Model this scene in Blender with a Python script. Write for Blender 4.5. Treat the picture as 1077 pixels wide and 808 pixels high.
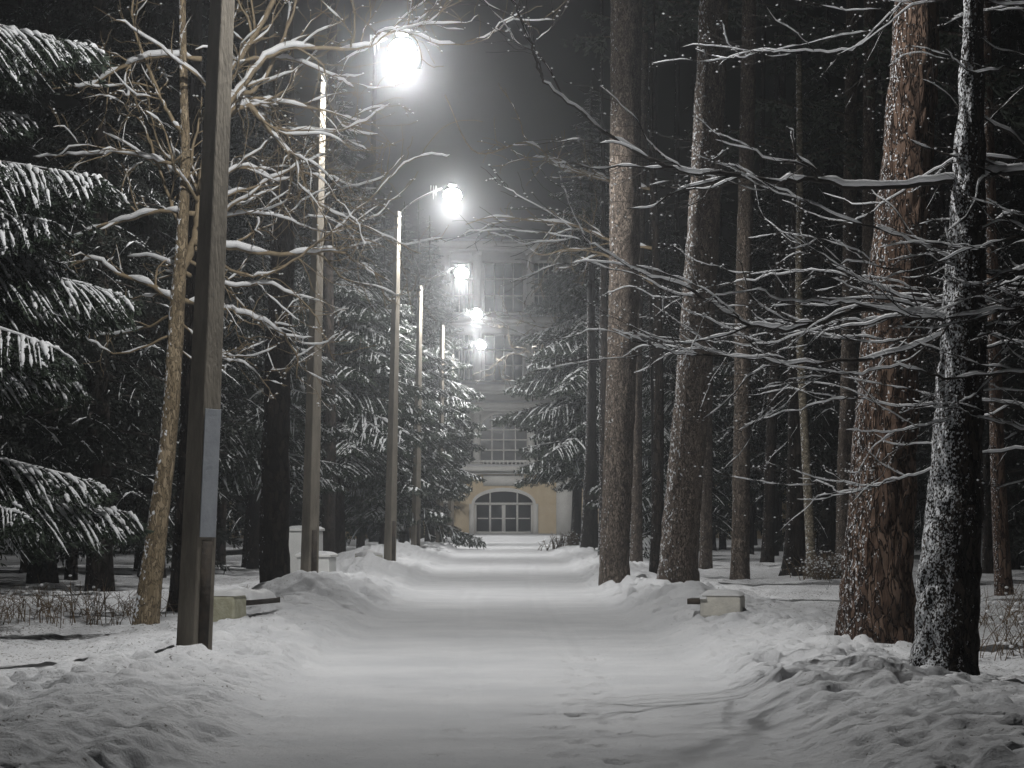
import bpy, math, random
import numpy as np
from mathutils import Vector

# ------------------------------------------------------------------ camera, world, exposure
for o in list(bpy.data.objects):
    bpy.data.objects.remove(o)
scn = bpy.context.scene
COL = scn.collection
F, CX, HY, CH = 2700.0, 528.0, 540.0, 1.26          # focal length in photo pixels, vanishing point, eye height
cam = bpy.data.cameras.new('camera')
cam.sensor_width = 36.0
cam.lens = 36.0 * F / 1077.0
cam.shift_x = (538.5 - CX) / 1077.0
cam.shift_y = (HY - 404.0) / 1077.0
cam.clip_start, cam.clip_end = 0.5, 2000
camo = bpy.data.objects.new('camera', cam)
camo.location = (0, 0, CH)
camo.rotation_euler = (math.pi / 2, 0, 0)
COL.objects.link(camo)
scn.camera = camo

w = bpy.data.worlds.new("World")
scn.world = w
w.use_nodes = True
wn = w.node_tree.nodes
bg = wn['Background']
sky = wn.new('ShaderNodeTexSky')
sky.sky_type = 'NISHITA'
sky.sun_disc = False
sky.sun_elevation = math.radians(2)
sky.sun_rotation = math.radians(200)
w.node_tree.links.new(sky.outputs[0], bg.inputs[0])
bg.inputs[1].default_value = 0.0004                      # a winter night: next to no sky light

LAMP_W = 2050.0
LAMP_R = 0.21
LAMP_GLOBE = 150.0
HAZE_D = 0.0007
HAZE_G = 0.88
BLOOM_D = 0.0009                                        # added second scatter, almost straight on: stands in for lens bloom round each lamp
BLOOM_G = 0.975

scn.view_settings.view_transform = 'Standard'
scn.view_settings.look = 'None'
scn.view_settings.exposure = 0.0
scn.view_settings.gamma = 1.0
scn.render.engine = 'CYCLES'
cy = scn.cycles
cy.max_bounces = 5
cy.diffuse_bounces = 1
cy.glossy_bounces = 2
cy.transmission_bounces = 2
cy.volume_bounces = 1
cy.sample_clamp_indirect = 4.0
cy.use_denoising = True
cy.caustics_reflective = False
cy.caustics_refractive = False

rng = np.random.default_rng(7)
random.seed(7)

def P(px, py, d):
    return np.array([(px - CX) * d / F, d, CH + (HY - py) * d / F])

def tag(o, label=None, cat=None, group=None, kind=None):
    if label: o['label'] = label
    if cat: o['category'] = cat
    if group: o['group'] = group
    if kind: o['kind'] = kind
    return o

def empty(name, loc, rz=0.0):
    o = bpy.data.objects.new(name, None)
    o.empty_display_size = 0.3
    o.location = tuple(float(v) for v in loc)
    o.rotation_euler = (0, 0, rz)
    COL.objects.link(o)
    return o

def copy_tree(o, parent=None):
    c = o.copy()
    COL.objects.link(c)
    c.parent = parent
    for ch in list(o.children):
        copy_tree(ch, c)
    return c

# ------------------------------------------------------------------ noise
def _hash(ix, iy, iz, seed):
    h = (ix.astype(np.int64) * 374761393 + iy.astype(np.int64) * 668265263 + iz.astype(np.int64) * 2147483647 + seed * 1274126177) & 0xffffffff
    h = ((h ^ (h >> 13)) * 1274126177) & 0xffffffff
    h = h ^ (h >> 16)
    return (h & 0xffffff) / float(0xffffff)

def vnoise(x, y, z=None, seed=0):
    x = np.asarray(x, float); y = np.asarray(y, float)
    z = np.zeros_like(x) if z is None else np.asarray(z, float)
    ix, iy, iz = np.floor(x), np.floor(y), np.floor(z)
    fx, fy, fz = x - ix, y - iy, z - iz
    fx, fy, fz = [f * f * (3 - 2 * f) for f in (fx, fy, fz)]
    r = 0
    for a in (0, 1):
        for b in (0, 1):
            for c in (0, 1):
                wgt = (fx if a else 1 - fx) * (fy if b else 1 - fy) * (fz if c else 1 - fz)
                r = r + wgt * _hash(ix + a, iy + b, iz + c, seed)
    return r

def fbm(x, y, z=None, seed=0, octv=3):
    r, a, s = 0, 0.5, 1.0
    for k in range(octv):
        r = r + a * (vnoise(x * s, y * s, None if z is None else z * s, seed + k) - 0.5)
        a *= 0.5; s *= 2.03
    return r

def pits(x, y, cell, seed, rmin, rmax, dens):
    """rounded hollows (footprints, fallen clumps of snow), one per jittered cell"""
    gx, gy = np.floor(x / cell), np.floor(y / cell)
    out = np.zeros_like(x)
    z0 = np.zeros_like(x)
    for a in (-1, 0, 1):
        for b in (-1, 0, 1):
            cx, cyy = gx + a, gy + b
            px = (cx + 0.15 + 0.7 * _hash(cx, cyy, z0, seed)) * cell
            py = (cyy + 0.15 + 0.7 * _hash(cx, cyy, z0, seed + 11)) * cell
            rr = (rmin + (rmax - rmin) * _hash(cx, cyy, z0, seed + 23))
            on = _hash(cx, cyy, z0, seed + 31) < dens
            ang = _hash(cx, cyy, z0, seed + 41) * math.pi
            dx, dy = x - px, y - py
            u = dx * np.cos(ang) + dy * np.sin(ang)
            v = -dx * np.sin(ang) + dy * np.cos(ang)
            q = np.sqrt((u / rr) ** 2 + (v / (rr * 1.9)) ** 2)
            out = np.maximum(out, np.where(on, (lambda t: t * t * (3 - 2 * t))(np.clip((1.2 - q) / 0.55, 0, 1)) * rr * 0.75, 0))
    return out

# ------------------------------------------------------------------ mesh builder
class MB:
    def __init__(self):
        self.v, self.f, self.n = [], [], 0
    def add(self, v, f):
        v = np.asarray(v, np.float32).reshape(-1, 3)
        f = np.asarray(f, np.int64)
        self.v.append(v); self.f.append(f + self.n); self.n += len(v)
    def box(self, c, s, rz=0.0, top=1.0):
        c = np.asarray(c, float); sx, sy, sz = [k / 2 for k in s]
        q = np.array([[-sx, -sy, -sz], [sx, -sy, -sz], [sx, sy, -sz], [-sx, sy, -sz],
                      [-sx * top, -sy * top, sz], [sx * top, -sy * top, sz], [sx * top, sy * top, sz], [-sx * top, sy * top, sz]])
        cs, sn = math.cos(rz), math.sin(rz)
        q = np.stack([q[:, 0] * cs - q[:, 1] * sn, q[:, 0] * sn + q[:, 1] * cs, q[:, 2]], 1) + c
        self.add(q, [[0, 3, 2, 1], [4, 5, 6, 7], [0, 1, 5, 4], [1, 2, 6, 5], [2, 3, 7, 6], [3, 0, 4, 7]])
    def bar(self, x0, x1, y0, y1, z0, z1):
        self.box(((x0 + x1) / 2, (y0 + y1) / 2, (z0 + z1) / 2), (x1 - x0, y1 - y0, z1 - z0))
    def tube(self, pts, r, k=5, cap=True, squash=1.0, jit=None):
        pts = np.asarray(pts, float); n = len(pts)
        r = np.broadcast_to(np.asarray(r, float), (n,))
        t = np.gradient(pts, axis=0)
        t /= np.linalg.norm(t, axis=1, keepdims=True) + 1e-9
        ref = np.array([0, 0, 1.0]) if np.mean(np.abs(t[:, 2])) < 0.8 else np.array([1.0, 0, 0])
        a = np.cross(ref, t); a /= np.linalg.norm(a, axis=1, keepdims=True) + 1e-9
        b = np.cross(t, a)
        th = np.arange(k) * 2 * math.pi / k
        rr = r[:, None] * np.ones(k)[None, :]
        if jit is not None: rr = rr * jit
        v = pts[:, None, :] + (rr * np.cos(th))[:, :, None] * a[:, None, :] + (rr * np.sin(th) * squash)[:, :, None] * b[:, None, :]
        i = np.arange(n - 1)[:, None] * k; j = np.arange(k)[None, :]; j2 = (j + 1) % k
        f = np.stack([i + j, i + j2, i + k + j2, i + k + j], -1).reshape(-1, 4)
        v = v.reshape(-1, 3)
        if cap:
            v = np.concatenate([v, pts[:1], pts[-1:]])
            c0, c1 = n * k, n * k + 1
            jj = np.arange(k); jn = (jj + 1) % k
            f = np.concatenate([f, np.stack([jn, jj, np.full(k, c0), np.full(k, c0)], 1),
                                np.stack([(n - 1) * k + jj, (n - 1) * k + jn, np.full(k, c1), np.full(k, c1)], 1)])
        self.add(v, f)
    def prism(self, outline, y0, y1):
        """extrude an (x, z) outline between y0 and y1"""
        o = np.asarray(outline, float); n = len(o)
        self.add(np.concatenate([np.stack([o[:, 0], np.full(n, y0), o[:, 1]], 1), np.stack([o[:, 0], np.full(n, y1), o[:, 1]], 1)]),
                 [[i, (i + 1) % n, n + (i + 1) % n, n + i] for i in range(n)])
        k = self.n - 2 * n
        for s in (0, n):
            c = o.mean(0)
            self.ng = getattr(self, 'ng', [])
            self.ng.append([k + s + i for i in range(n)])
    def blob(self, c, r, seed=0, n=10):
        th = np.linspace(0, math.pi, 6); ph = np.arange(n) * 2 * math.pi / n
        T, Ph = np.meshgrid(th, ph, indexing='ij')
        q = np.stack([np.sin(T) * np.cos(Ph), np.sin(T) * np.sin(Ph), np.cos(T)], -1).reshape(-1, 3)
        q = q * (1 + 0.5 * fbm(q[:, 0] * 1.7 + seed, q[:, 1] * 1.7, q[:, 2] * 1.7, seed))[:, None]
        i = np.arange(5)[:, None] * n; j = np.arange(n)[None, :]; j2 = (j + 1) % n
        self.add(q * np.asarray(r) + np.asarray(c), np.stack([i + j, i + n + j, i + n + j2, i + j2], -1).reshape(-1, 4))
    def dome(self, c, r, n=14):
        th = np.linspace(0.02, math.pi * 0.98, 9); ph = np.arange(n) * 2 * math.pi / n
        T, Ph = np.meshgrid(th, ph, indexing='ij')
        q = np.stack([np.sin(T) * np.cos(Ph), np.sin(T) * np.sin(Ph), np.cos(T)], -1).reshape(-1, 3)
        i = np.arange(8)[:, None] * n; j = np.arange(n)[None, :]; j2 = (j + 1) % n
        self.add(q * np.asarray(r) + np.asarray(c), np.stack([i + j, i + n + j, i + n + j2, i + j2], -1).reshape(-1, 4))
    def build(self, name, mat, parent=None, smooth=False, off=(0, 0, 0), bevel=0):
        V = np.concatenate(self.v) - np.asarray(off, np.float32)
        me = bpy.data.meshes.new(name)
        if getattr(self, 'ng', None) or bevel:
            faces = []
            for f in self.f:
                for r in f.tolist():
                    q = []
                    for x in r:
                        if x not in q: q.append(x)
                    faces.append(q)
            me.from_pydata(V.tolist(), [], faces + getattr(self, 'ng', []))
        else:
            tri = [f for f in self.f if f.shape[1] == 3]
            quad = [f for f in self.f if f.shape[1] == 4]
            T = np.concatenate(tri) if tri else np.zeros((0, 3), np.int64)
            Q = np.concatenate(quad) if quad else np.zeros((0, 4), np.int64)
            dg = Q[:, 2] == Q[:, 3]
            T = np.concatenate([T, Q[dg][:, :3]]); Q = Q[~dg]
            me.vertices.add(len(V)); me.vertices.foreach_set('co', np.ascontiguousarray(V, np.float32).ravel())
            idx = np.concatenate([T.ravel(), Q.ravel()]).astype(np.int32)
            me.loops.add(len(idx)); me.loops.foreach_set('vertex_index', idx)
            me.polygons.add(len(T) + len(Q))
            st = np.concatenate([np.arange(len(T)) * 3, len(T) * 3 + np.arange(len(Q)) * 4]).astype(np.int32)
            me.polygons.foreach_set('loop_start', st)
            me.update(calc_edges=True)
        if smooth:
            me.polygons.foreach_set('use_smooth', np.ones(len(me.polygons), bool))
        me.materials.append(mat)
        o = bpy.data.objects.new(name, me)
        COL.objects.link(o)
        if parent is not None: o.parent = parent
        if name in ('limbs', 'stems') or (name == 'snow' and parent is not None and parent.name.split('.')[0] in ('crown', 'branch', 'stems')): o['kind'] = 'stuff'
        if bevel:
            m = o.modifiers.new('b', 'BEVEL'); m.width = bevel; m.segments = 2; m.limit_method = 'ANGLE'
        return o

# ------------------------------------------------------------------ materials
def new_mat(name):
    m = bpy.data.materials.new(name)
    m.use_nodes = True
    nt = m.node_tree
    return m, nt, nt.nodes['Principled BSDF']

def nd(nt, typ, **kw):
    n = nt.nodes.new(typ)
    for k, v in kw.items():
        if k.startswith('i_'):
            key = k[2:]
            n.inputs[int(key) if key.isdigit() else key.replace('_', ' ')].default_value = v
        else:
            setattr(n, k, v)
    return n

def ramp(nt, src, stops):
    r = nt.nodes.new('ShaderNodeValToRGB')
    e = r.color_ramp.elements
    while len(e) < len(stops): e.new(0.5)
    for k, (p, c) in enumerate(stops):
        e[k].position = p
        e[k].color = c if len(c) == 4 else (*c, 1)
    nt.links.new(src, r.inputs[0])
    return r

def coords(nt, scale=(1, 1, 1)):
    tc = nt.nodes.new('ShaderNodeTexCoord')
    mp = nt.nodes.new('ShaderNodeMapping')
    mp.inputs['Scale'].default_value = scale
    nt.links.new(tc.outputs['Object'], mp.inputs[0])
    return mp.outputs[0]

def mat_plain(name, c1, c2, scale=6.0, rough=0.8, bump=0.2, bscale=40.0, stretch=(1, 1, 1), metal=0.0):
    m, nt, b = new_mat(name)
    co = coords(nt, stretch)
    n1 = nd(nt, 'ShaderNodeTexNoise', i_Scale=scale, i_Detail=6.0, i_Roughness=0.65)
    nt.links.new(co, n1.inputs['Vector'])
    r = ramp(nt, n1.outputs[0], [(0.32, c1), (0.68, c2)])
    nt.links.new(r.outputs[0], b.inputs['Base Color'])
    b.inputs['Roughness'].default_value = rough
    b.inputs['Metallic'].default_value = metal
    if bump:
        n2 = nd(nt, 'ShaderNodeTexNoise', i_Scale=bscale, i_Detail=4.0)
        nt.links.new(co, n2.inputs['Vector'])
        bp = nd(nt, 'ShaderNodeBump', i_Strength=bump, i_Distance=0.02)
        nt.links.new(n2.outputs[0], bp.inputs['Height'])
        nt.links.new(bp.outputs[0], b.inputs['Normal'])
    return m

def mat_bark(name, dark, mid, light, scale=9.0, stretch=0.33, snow=0.0, wind=(-0.9, -0.35, 0.25), fine=45.0, bump=0.9):
    m, nt, b = new_mat(name)
    L = nt.links
    co = coords(nt, (1, 1, stretch))
    dn = nd(nt, 'ShaderNodeTexNoise', i_Scale=scale * 0.8, i_Detail=3.0)
    L.new(co, dn.inputs['Vector'])
    mx = nd(nt, 'ShaderNodeMixRGB', blend_type='ADD'); mx.inputs[0].default_value = 0.17
    L.new(co, mx.inputs[1]); L.new(dn.outputs['Color'], mx.inputs[2])
    vo = nd(nt, 'ShaderNodeTexVoronoi', feature='DISTANCE_TO_EDGE', i_Scale=scale)
    L.new(mx.outputs[0], vo.inputs['Vector'])
    vc = nd(nt, 'ShaderNodeTexVoronoi', feature='F1', i_Scale=scale)
    L.new(mx.outputs[0], vc.inputs['Vector'])
    n2 = nd(nt, 'ShaderNodeTexNoise', i_Scale=scale * 5, i_Detail=5.0, i_Roughness=0.7)
    L.new(co, n2.inputs['Vector'])
    sepc = nt.nodes.new('ShaderNodeSeparateColor'); L.new(vc.outputs['Color'], sepc.inputs[0])
    ma = nd(nt, 'ShaderNodeMath', operation='MULTIPLY_ADD'); ma.inputs[1].default_value = 0.45
    L.new(sepc.outputs[0], ma.inputs[0])
    m3 = nd(nt, 'ShaderNodeMath', operation='MULTIPLY'); m3.inputs[1].default_value = 0.6
    L.new(n2.outputs[0], m3.inputs[0]); L.new(m3.outputs[0], ma.inputs[2])
    plate = ramp(nt, ma.outputs[0], [(0.25, dark), (0.5, mid), (0.8, light)])
    gap = ramp(nt, vo.outputs['Distance'], [(0.01, (0, 0, 0)), (0.11, (1, 1, 1))])
    mix = nd(nt, 'ShaderNodeMixRGB', blend_type='MIX'); mix.inputs[1].default_value = (*[k * 0.5 for k in dark[:3]], 1)
    L.new(gap.outputs[0], mix.inputs[0]); L.new(plate.outputs[0], mix.inputs[2])
    out = mix.outputs[0]
    hsum = nd(nt, 'ShaderNodeMath', operation='MULTIPLY_ADD'); hsum.inputs[1].default_value = 0.35
    L.new(n2.outputs[0], hsum.inputs[0]); L.new(gap.outputs[0], hsum.inputs[2])
    if snow > 0:
        geo = nt.nodes.new('ShaderNodeNewGeometry')
        wv = Vector(wind).normalized()
        dt = nd(nt, 'ShaderNodeVectorMath', operation='DOT_PRODUCT'); dt.inputs[1].default_value = wv
        L.new(geo.outputs['Normal'], dt.inputs[0])
        co2 = coords(nt, (1, 1, 0.7))
        cell = nd(nt, 'ShaderNodeTexVoronoi', feature='F1', i_Scale=fine * 1.2)
        L.new(co2, cell.inputs['Vector'])
        cs = nt.nodes.new('ShaderNodeSeparateColor'); L.new(cell.outputs['Color'], cs.inputs[0])
        sn = nd(nt, 'ShaderNodeTexNoise', i_Scale=fine * 0.5, i_Detail=4.0, i_Roughness=0.6)
        L.new(co2, sn.inputs['Vector'])
        a0 = nd(nt, 'ShaderNodeMath', operation='MULTIPLY_ADD'); a0.inputs[1].default_value = 1.4; a0.inputs[2].default_value = -0.5
        L.new(sn.outputs[0], a0.inputs[0])
        a1 = nd(nt, 'ShaderNodeMath', operation='MULTIPLY_ADD'); a1.inputs[1].default_value = 0.6
        L.new(cs.outputs[0], a1.inputs[0]); L.new(a0.outputs[0], a1.inputs[2])
        a2 = nd(nt, 'ShaderNodeMath', operation='MULTIPLY_ADD'); a2.inputs[1].default_value = 0.50
        L.new(dt.outputs['Value'], a2.inputs[0]); L.new(a1.outputs[0], a2.inputs[2])
        thr = 1.36 - 0.60 * snow
        sb_ = nd(nt, 'ShaderNodeMath', operation='SUBTRACT'); sb_.inputs[1].default_value = thr
        L.new(a2.outputs[0], sb_.inputs[0])
        sm = ramp(nt, sb_.outputs[0], [(0.0, (0, 0, 0)), (0.05, (1, 1, 1))])
        mix2 = nd(nt, 'ShaderNodeMixRGB'); mix2.inputs[2].default_value = (0.8, 0.82, 0.85, 1)
        L.new(sm.outputs[0], mix2.inputs[0]); L.new(out, mix2.inputs[1])
        out = mix2.outputs[0]
        h2 = nd(nt, 'ShaderNodeMath', operation='MULTIPLY_ADD'); h2.inputs[1].default_value = 0.8
        L.new(sm.outputs[0], h2.inputs[0]); L.new(hsum.outputs[0], h2.inputs[2])
        hsum = h2
    L.new(out, b.inputs['Base Color'])
    b.inputs['Roughness'].default_value = 0.9
    b.inputs['Specular IOR Level'].default_value = 0.2
    bp = nd(nt, 'ShaderNodeBump', i_Strength=bump, i_Distance=0.035)
    L.new(hsum.outputs[0], bp.inputs['Height']); L.new(bp.outputs[0], b.inputs['Normal'])
    return m

def mat_ground():
    m, nt, b = new_mat('snow_ground')
    L = nt.links
    co = coords(nt)
    n1 = nd(nt, 'ShaderNodeTexNoise', i_Scale=0.9, i_Detail=6.0, i_Roughness=0.6); L.new(co, n1.inputs['Vector'])
    r1 = ramp(nt, n1.outputs[0], [(0.3, (0.66, 0.675, 0.70)), (0.7, (0.80, 0.81, 0.83))])
    # scattered needles and bark crumbs fallen on the snow away from the trodden road
    n2 = nd(nt, 'ShaderNodeTexNoise', i_Scale=34.0, i_Detail=3.0); L.new(co, n2.inputs['Vector'])
    n3 = nd(nt, 'ShaderNodeTexNoise', i_Scale=0.7, i_Detail=3.0); L.new(co, n3.inputs['Vector'])
    sp = nt.nodes.new('ShaderNodeSeparateXYZ'); L.new(co, sp.inputs[0])
    ab = nd(nt, 'ShaderNodeMath', operation='ABSOLUTE'); L.new(sp.outputs[0], ab.inputs[0])
    side = ramp(nt, ab.outputs[0], [(0.0, (0, 0, 0)), (1.0, (1, 1, 1))])
    mr = nd(nt, 'ShaderNodeMapRange'); mr.inputs[1].default_value = 1.5; mr.inputs[2].default_value = 4.5
    L.new(ab.outputs[0], mr.inputs[0])
    a = nd(nt, 'ShaderNodeMath', operation='MULTIPLY_ADD'); a.inputs[1].default_value = 0.12
    L.new(mr.outputs[0], a.inputs[0]); L.new(n2.outputs[0], a.inputs[2])
    a2 = nd(nt, 'ShaderNodeMath', operation='MULTIPLY_ADD'); a2.inputs[1].default_value = 0.25
    L.new(n3.outputs[0], a2.inputs[0]); L.new(a.outputs[0], a2.inputs[2])
    dm = ramp(nt, a2.outputs[0], [(0.83, (0, 0, 0)), (0.87, (1, 1, 1))])
    mx = nd(nt, 'ShaderNodeMixRGB'); mx.inputs[2].default_value = (0.10, 0.085, 0.07, 1)
    sc = nd(nt, 'ShaderNodeMath', operation='MULTIPLY'); sc.inputs[1].default_value = 0.75
    L.new(dm.outputs[0], sc.inputs[0]); L.new(sc.outputs[0], mx.inputs[0]); L.new(r1.outputs[0], mx.inputs[1])
    L.new(mx.outputs[0], b.inputs['Base Color'])
    b.inputs['Roughness'].default_value = 0.95
    b.inputs['Specular IOR Level'].default_value = 0.04
    n4 = nd(nt, 'ShaderNodeTexNoise', i_Scale=16.0, i_Detail=9.0, i_Roughness=0.72); L.new(co, n4.inputs['Vector'])
    n5 = nd(nt, 'ShaderNodeTexNoise', i_Scale=260.0, i_Detail=2.0); L.new(co, n5.inputs['Vector'])
    b1 = nd(nt, 'ShaderNodeBump', i_Strength=1.0, i_Distance=0.04); L.new(n4.outputs[0], b1.inputs['Height'])
    b2 = nd(nt, 'ShaderNodeBump', i_Strength=0.45, i_Distance=0.006); L.new(n5.outputs[0], b2.inputs['Height']); L.new(b1.outputs[0], b2.inputs['Normal'])
    L.new(b2.outputs[0], b.inputs['Normal'])
    return m

def mat_needles(name, c1, c2):
    m, nt, b = new_mat(name)
    co = coords(nt)
    n = nd(nt, 'ShaderNodeTexNoise', i_Scale=1.6, i_Detail=5.0); nt.links.new(co, n.inputs['Vector'])
    r = ramp(nt, n.outputs[0], [(0.35, c1), (0.65, c2)])
    nt.links.new(r.outputs[0], b.inputs['Base Color'])
    b.inputs['Roughness'].default_value = 0.65
    b.inputs['Specular IOR Level'].default_value = 0.25
    return m

def mat_emit(name, col, s):
    m, nt, b = new_mat(name)
    b.inputs['Base Color'].default_value = (0.8, 0.8, 0.8, 1)
    b.inputs['Emission Color'].default_value = (*col, 1)
    b.inputs['Emission Strength'].default_value = s
    return m

M = {}
M['ground'] = mat_ground()
M['snow'] = mat_plain('snow_clump', (0.82, 0.835, 0.86), (0.91, 0.92, 0.93), 9, 0.6, 0.5, 60)
nt = M['snow'].node_tree
pb = nt.nodes['Principled BSDF']; ou = nt.nodes['Material Output']
tl = nt.nodes.new('ShaderNodeBsdfTranslucent'); tl.inputs[0].default_value = (0.92, 0.93, 0.95, 1)
ms = nt.nodes.new('ShaderNodeMixShader'); ms.inputs[0].default_value = 0.45
nt.links.new(pb.outputs[0], ms.inputs[1]); nt.links.new(tl.outputs[0], ms.inputs[2]); nt.links.new(ms.outputs[0], ou.inputs[0])
M['bark_pine_red'] = mat_bark('bark_pine_red', (0.04, 0.026, 0.020), (0.105, 0.068, 0.050), (0.18, 0.125, 0.094), 17.0, 0.24, 0.30, fine=75, bump=1.0)
M['bark_pine'] = mat_bark('bark_pine', (0.065, 0.053, 0.045), (0.15, 0.122, 0.10), (0.25, 0.205, 0.17), 28.0, 0.34, 0.12, fine=45)
M['bark_pine_flecked'] = mat_bark('bark_pine_flecked', (0.075, 0.06, 0.05), (0.175, 0.14, 0.115), (0.28, 0.23, 0.19), 28.0, 0.34, 0.36, fine=40)
M['bark_snowy'] = mat_bark('bark_snow_plastered', (0.018, 0.015, 0.013), (0.045, 0.036, 0.03), (0.08, 0.065, 0.055), 16.0, 0.36, 0.78, wind=(-1, -0.45, 0.15), fine=85)
M['bark_dark'] = mat_bark('bark_dark', (0.008, 0.0065, 0.005), (0.020, 0.0155, 0.0125), (0.04, 0.031, 0.025), 15.0, 0.3, 0.08)  # the unlit forest's darkness is put into this bark colour
M['bark_edge'] = mat_bark('bark_snow_edge', (0.010, 0.008, 0.007), (0.026, 0.021, 0.017), (0.05, 0.04, 0.033), 20.0, 0.34, 0.48, wind=(-1, 0.25, 0.1), fine=45)
M['bark_maple'] = mat_bark('bark_maple', (0.11, 0.085, 0.055), (0.21, 0.165, 0.105), (0.32, 0.26, 0.18), 26.0, 0.3, 0.45, wind=(-1, -0.2, 0.1), fine=40, bump=0.5)
M['bark_birch'] = mat_bark('bark_birch', (0.10, 0.085, 0.06), (0.24, 0.21, 0.16), (0.38, 0.34, 0.27), 14.0, 1.6, 0.3, bump=0.3)
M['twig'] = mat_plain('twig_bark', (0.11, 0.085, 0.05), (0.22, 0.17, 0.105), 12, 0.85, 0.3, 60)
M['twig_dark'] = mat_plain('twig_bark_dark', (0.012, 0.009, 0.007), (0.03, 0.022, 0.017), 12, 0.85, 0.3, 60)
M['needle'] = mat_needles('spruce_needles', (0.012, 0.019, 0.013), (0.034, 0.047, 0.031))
M['needle_shade'] = mat_needles('spruce_needles_shade', (0.004, 0.006, 0.0045), (0.009, 0.013, 0.009))  # shaded copy of the spruce needles, forest gloom put into the colour
M['pine_needle'] = mat_needles('pine_needles', (0.02, 0.03, 0.02), (0.05, 0.065, 0.045))
M['concrete'] = mat_plain('weathered_concrete', (0.10, 0.088, 0.07), (0.24, 0.215, 0.175), 5, 0.9, 0.5, 50, (1, 1, 0.25))
M['plate'] = mat_plain('grey_painted_plate', (0.26, 0.28, 0.31), (0.36, 0.38, 0.41), 7, 0.55, 0.15, 30)
M['slot'] = mat_plain('recess_shade', (0.012, 0.01, 0.008), (0.05, 0.037, 0.025), 9, 0.95, 0.6, 30)  # dark colour of a flat strip, painted shade of the post's recess
M['metal'] = mat_plain('galvanised_metal', (0.06, 0.06, 0.06), (0.12, 0.12, 0.12), 8, 0.45, 0.1, 30, metal=0.6)
M['lamp'] = mat_emit('lamp_diffuser', (1.0, 0.985, 0.96), LAMP_GLOBE)
M['ice'] = mat_plain('ice', (0.75, 0.78, 0.8), (0.85, 0.87, 0.88), 8, 0.15, 0.1, 30)
M['block'] = mat_plain('mossy_concrete', (0.26, 0.255, 0.17), (0.47, 0.46, 0.36), 7, 0.9, 0.4, 45)
M['block_pale'] = mat_plain('pale_concrete', (0.40, 0.39, 0.36), (0.58, 0.56, 0.50), 7, 0.9, 0.4, 45)
M['plank'] = mat_plain('wet_plank', (0.02, 0.016, 0.012), (0.06, 0.045, 0.032), 6, 0.8, 0.4, 30, (1, 4, 1))
M['white_box'] = mat_plain('white_enamel', (0.60, 0.61, 0.60), (0.72, 0.72, 0.70), 5, 0.5, 0.1, 30)
M['ochre'] = mat_plain('ochre_render', (0.66, 0.53, 0.35), (0.76, 0.64, 0.46), 2.5, 0.9, 0.3, 25)
M['white'] = mat_plain('white_plaster', (0.74, 0.73, 0.70), (0.84, 0.83, 0.80), 2.5, 0.85, 0.2, 25)
M['dry'] = mat_plain('dry_stems', (0.07, 0.05, 0.03), (0.17, 0.12, 0.07), 20, 0.9, 0)
m, nt, b = new_mat('window_glass')
b.inputs['Base Color'].default_value = (0.03, 0.035, 0.04, 1); b.inputs['Roughness'].default_value = 0.22
gn = nd(nt, 'ShaderNodeTexNoise', i_Scale=2.2, i_Detail=2.0); nt.links.new(coords(nt), gn.inputs['Vector'])
gb = nd(nt, 'ShaderNodeBump', i_Strength=0.25, i_Distance=0.05); nt.links.new(gn.outputs[0], gb.inputs['Height']); nt.links.new(gb.outputs[0], b.inputs['Normal'])
M['glass'] = m

# ------------------------------------------------------------------ ground
MOUNDS = []                                               # (x, y, height, radius) snow piled around feet of things
def road_edge(y):
    return 0.03 + 0 * y, 1.50 + 0.12 * (vnoise(y * 0.35, y * 0 + 3.1, seed=5) - 0.5)

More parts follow.
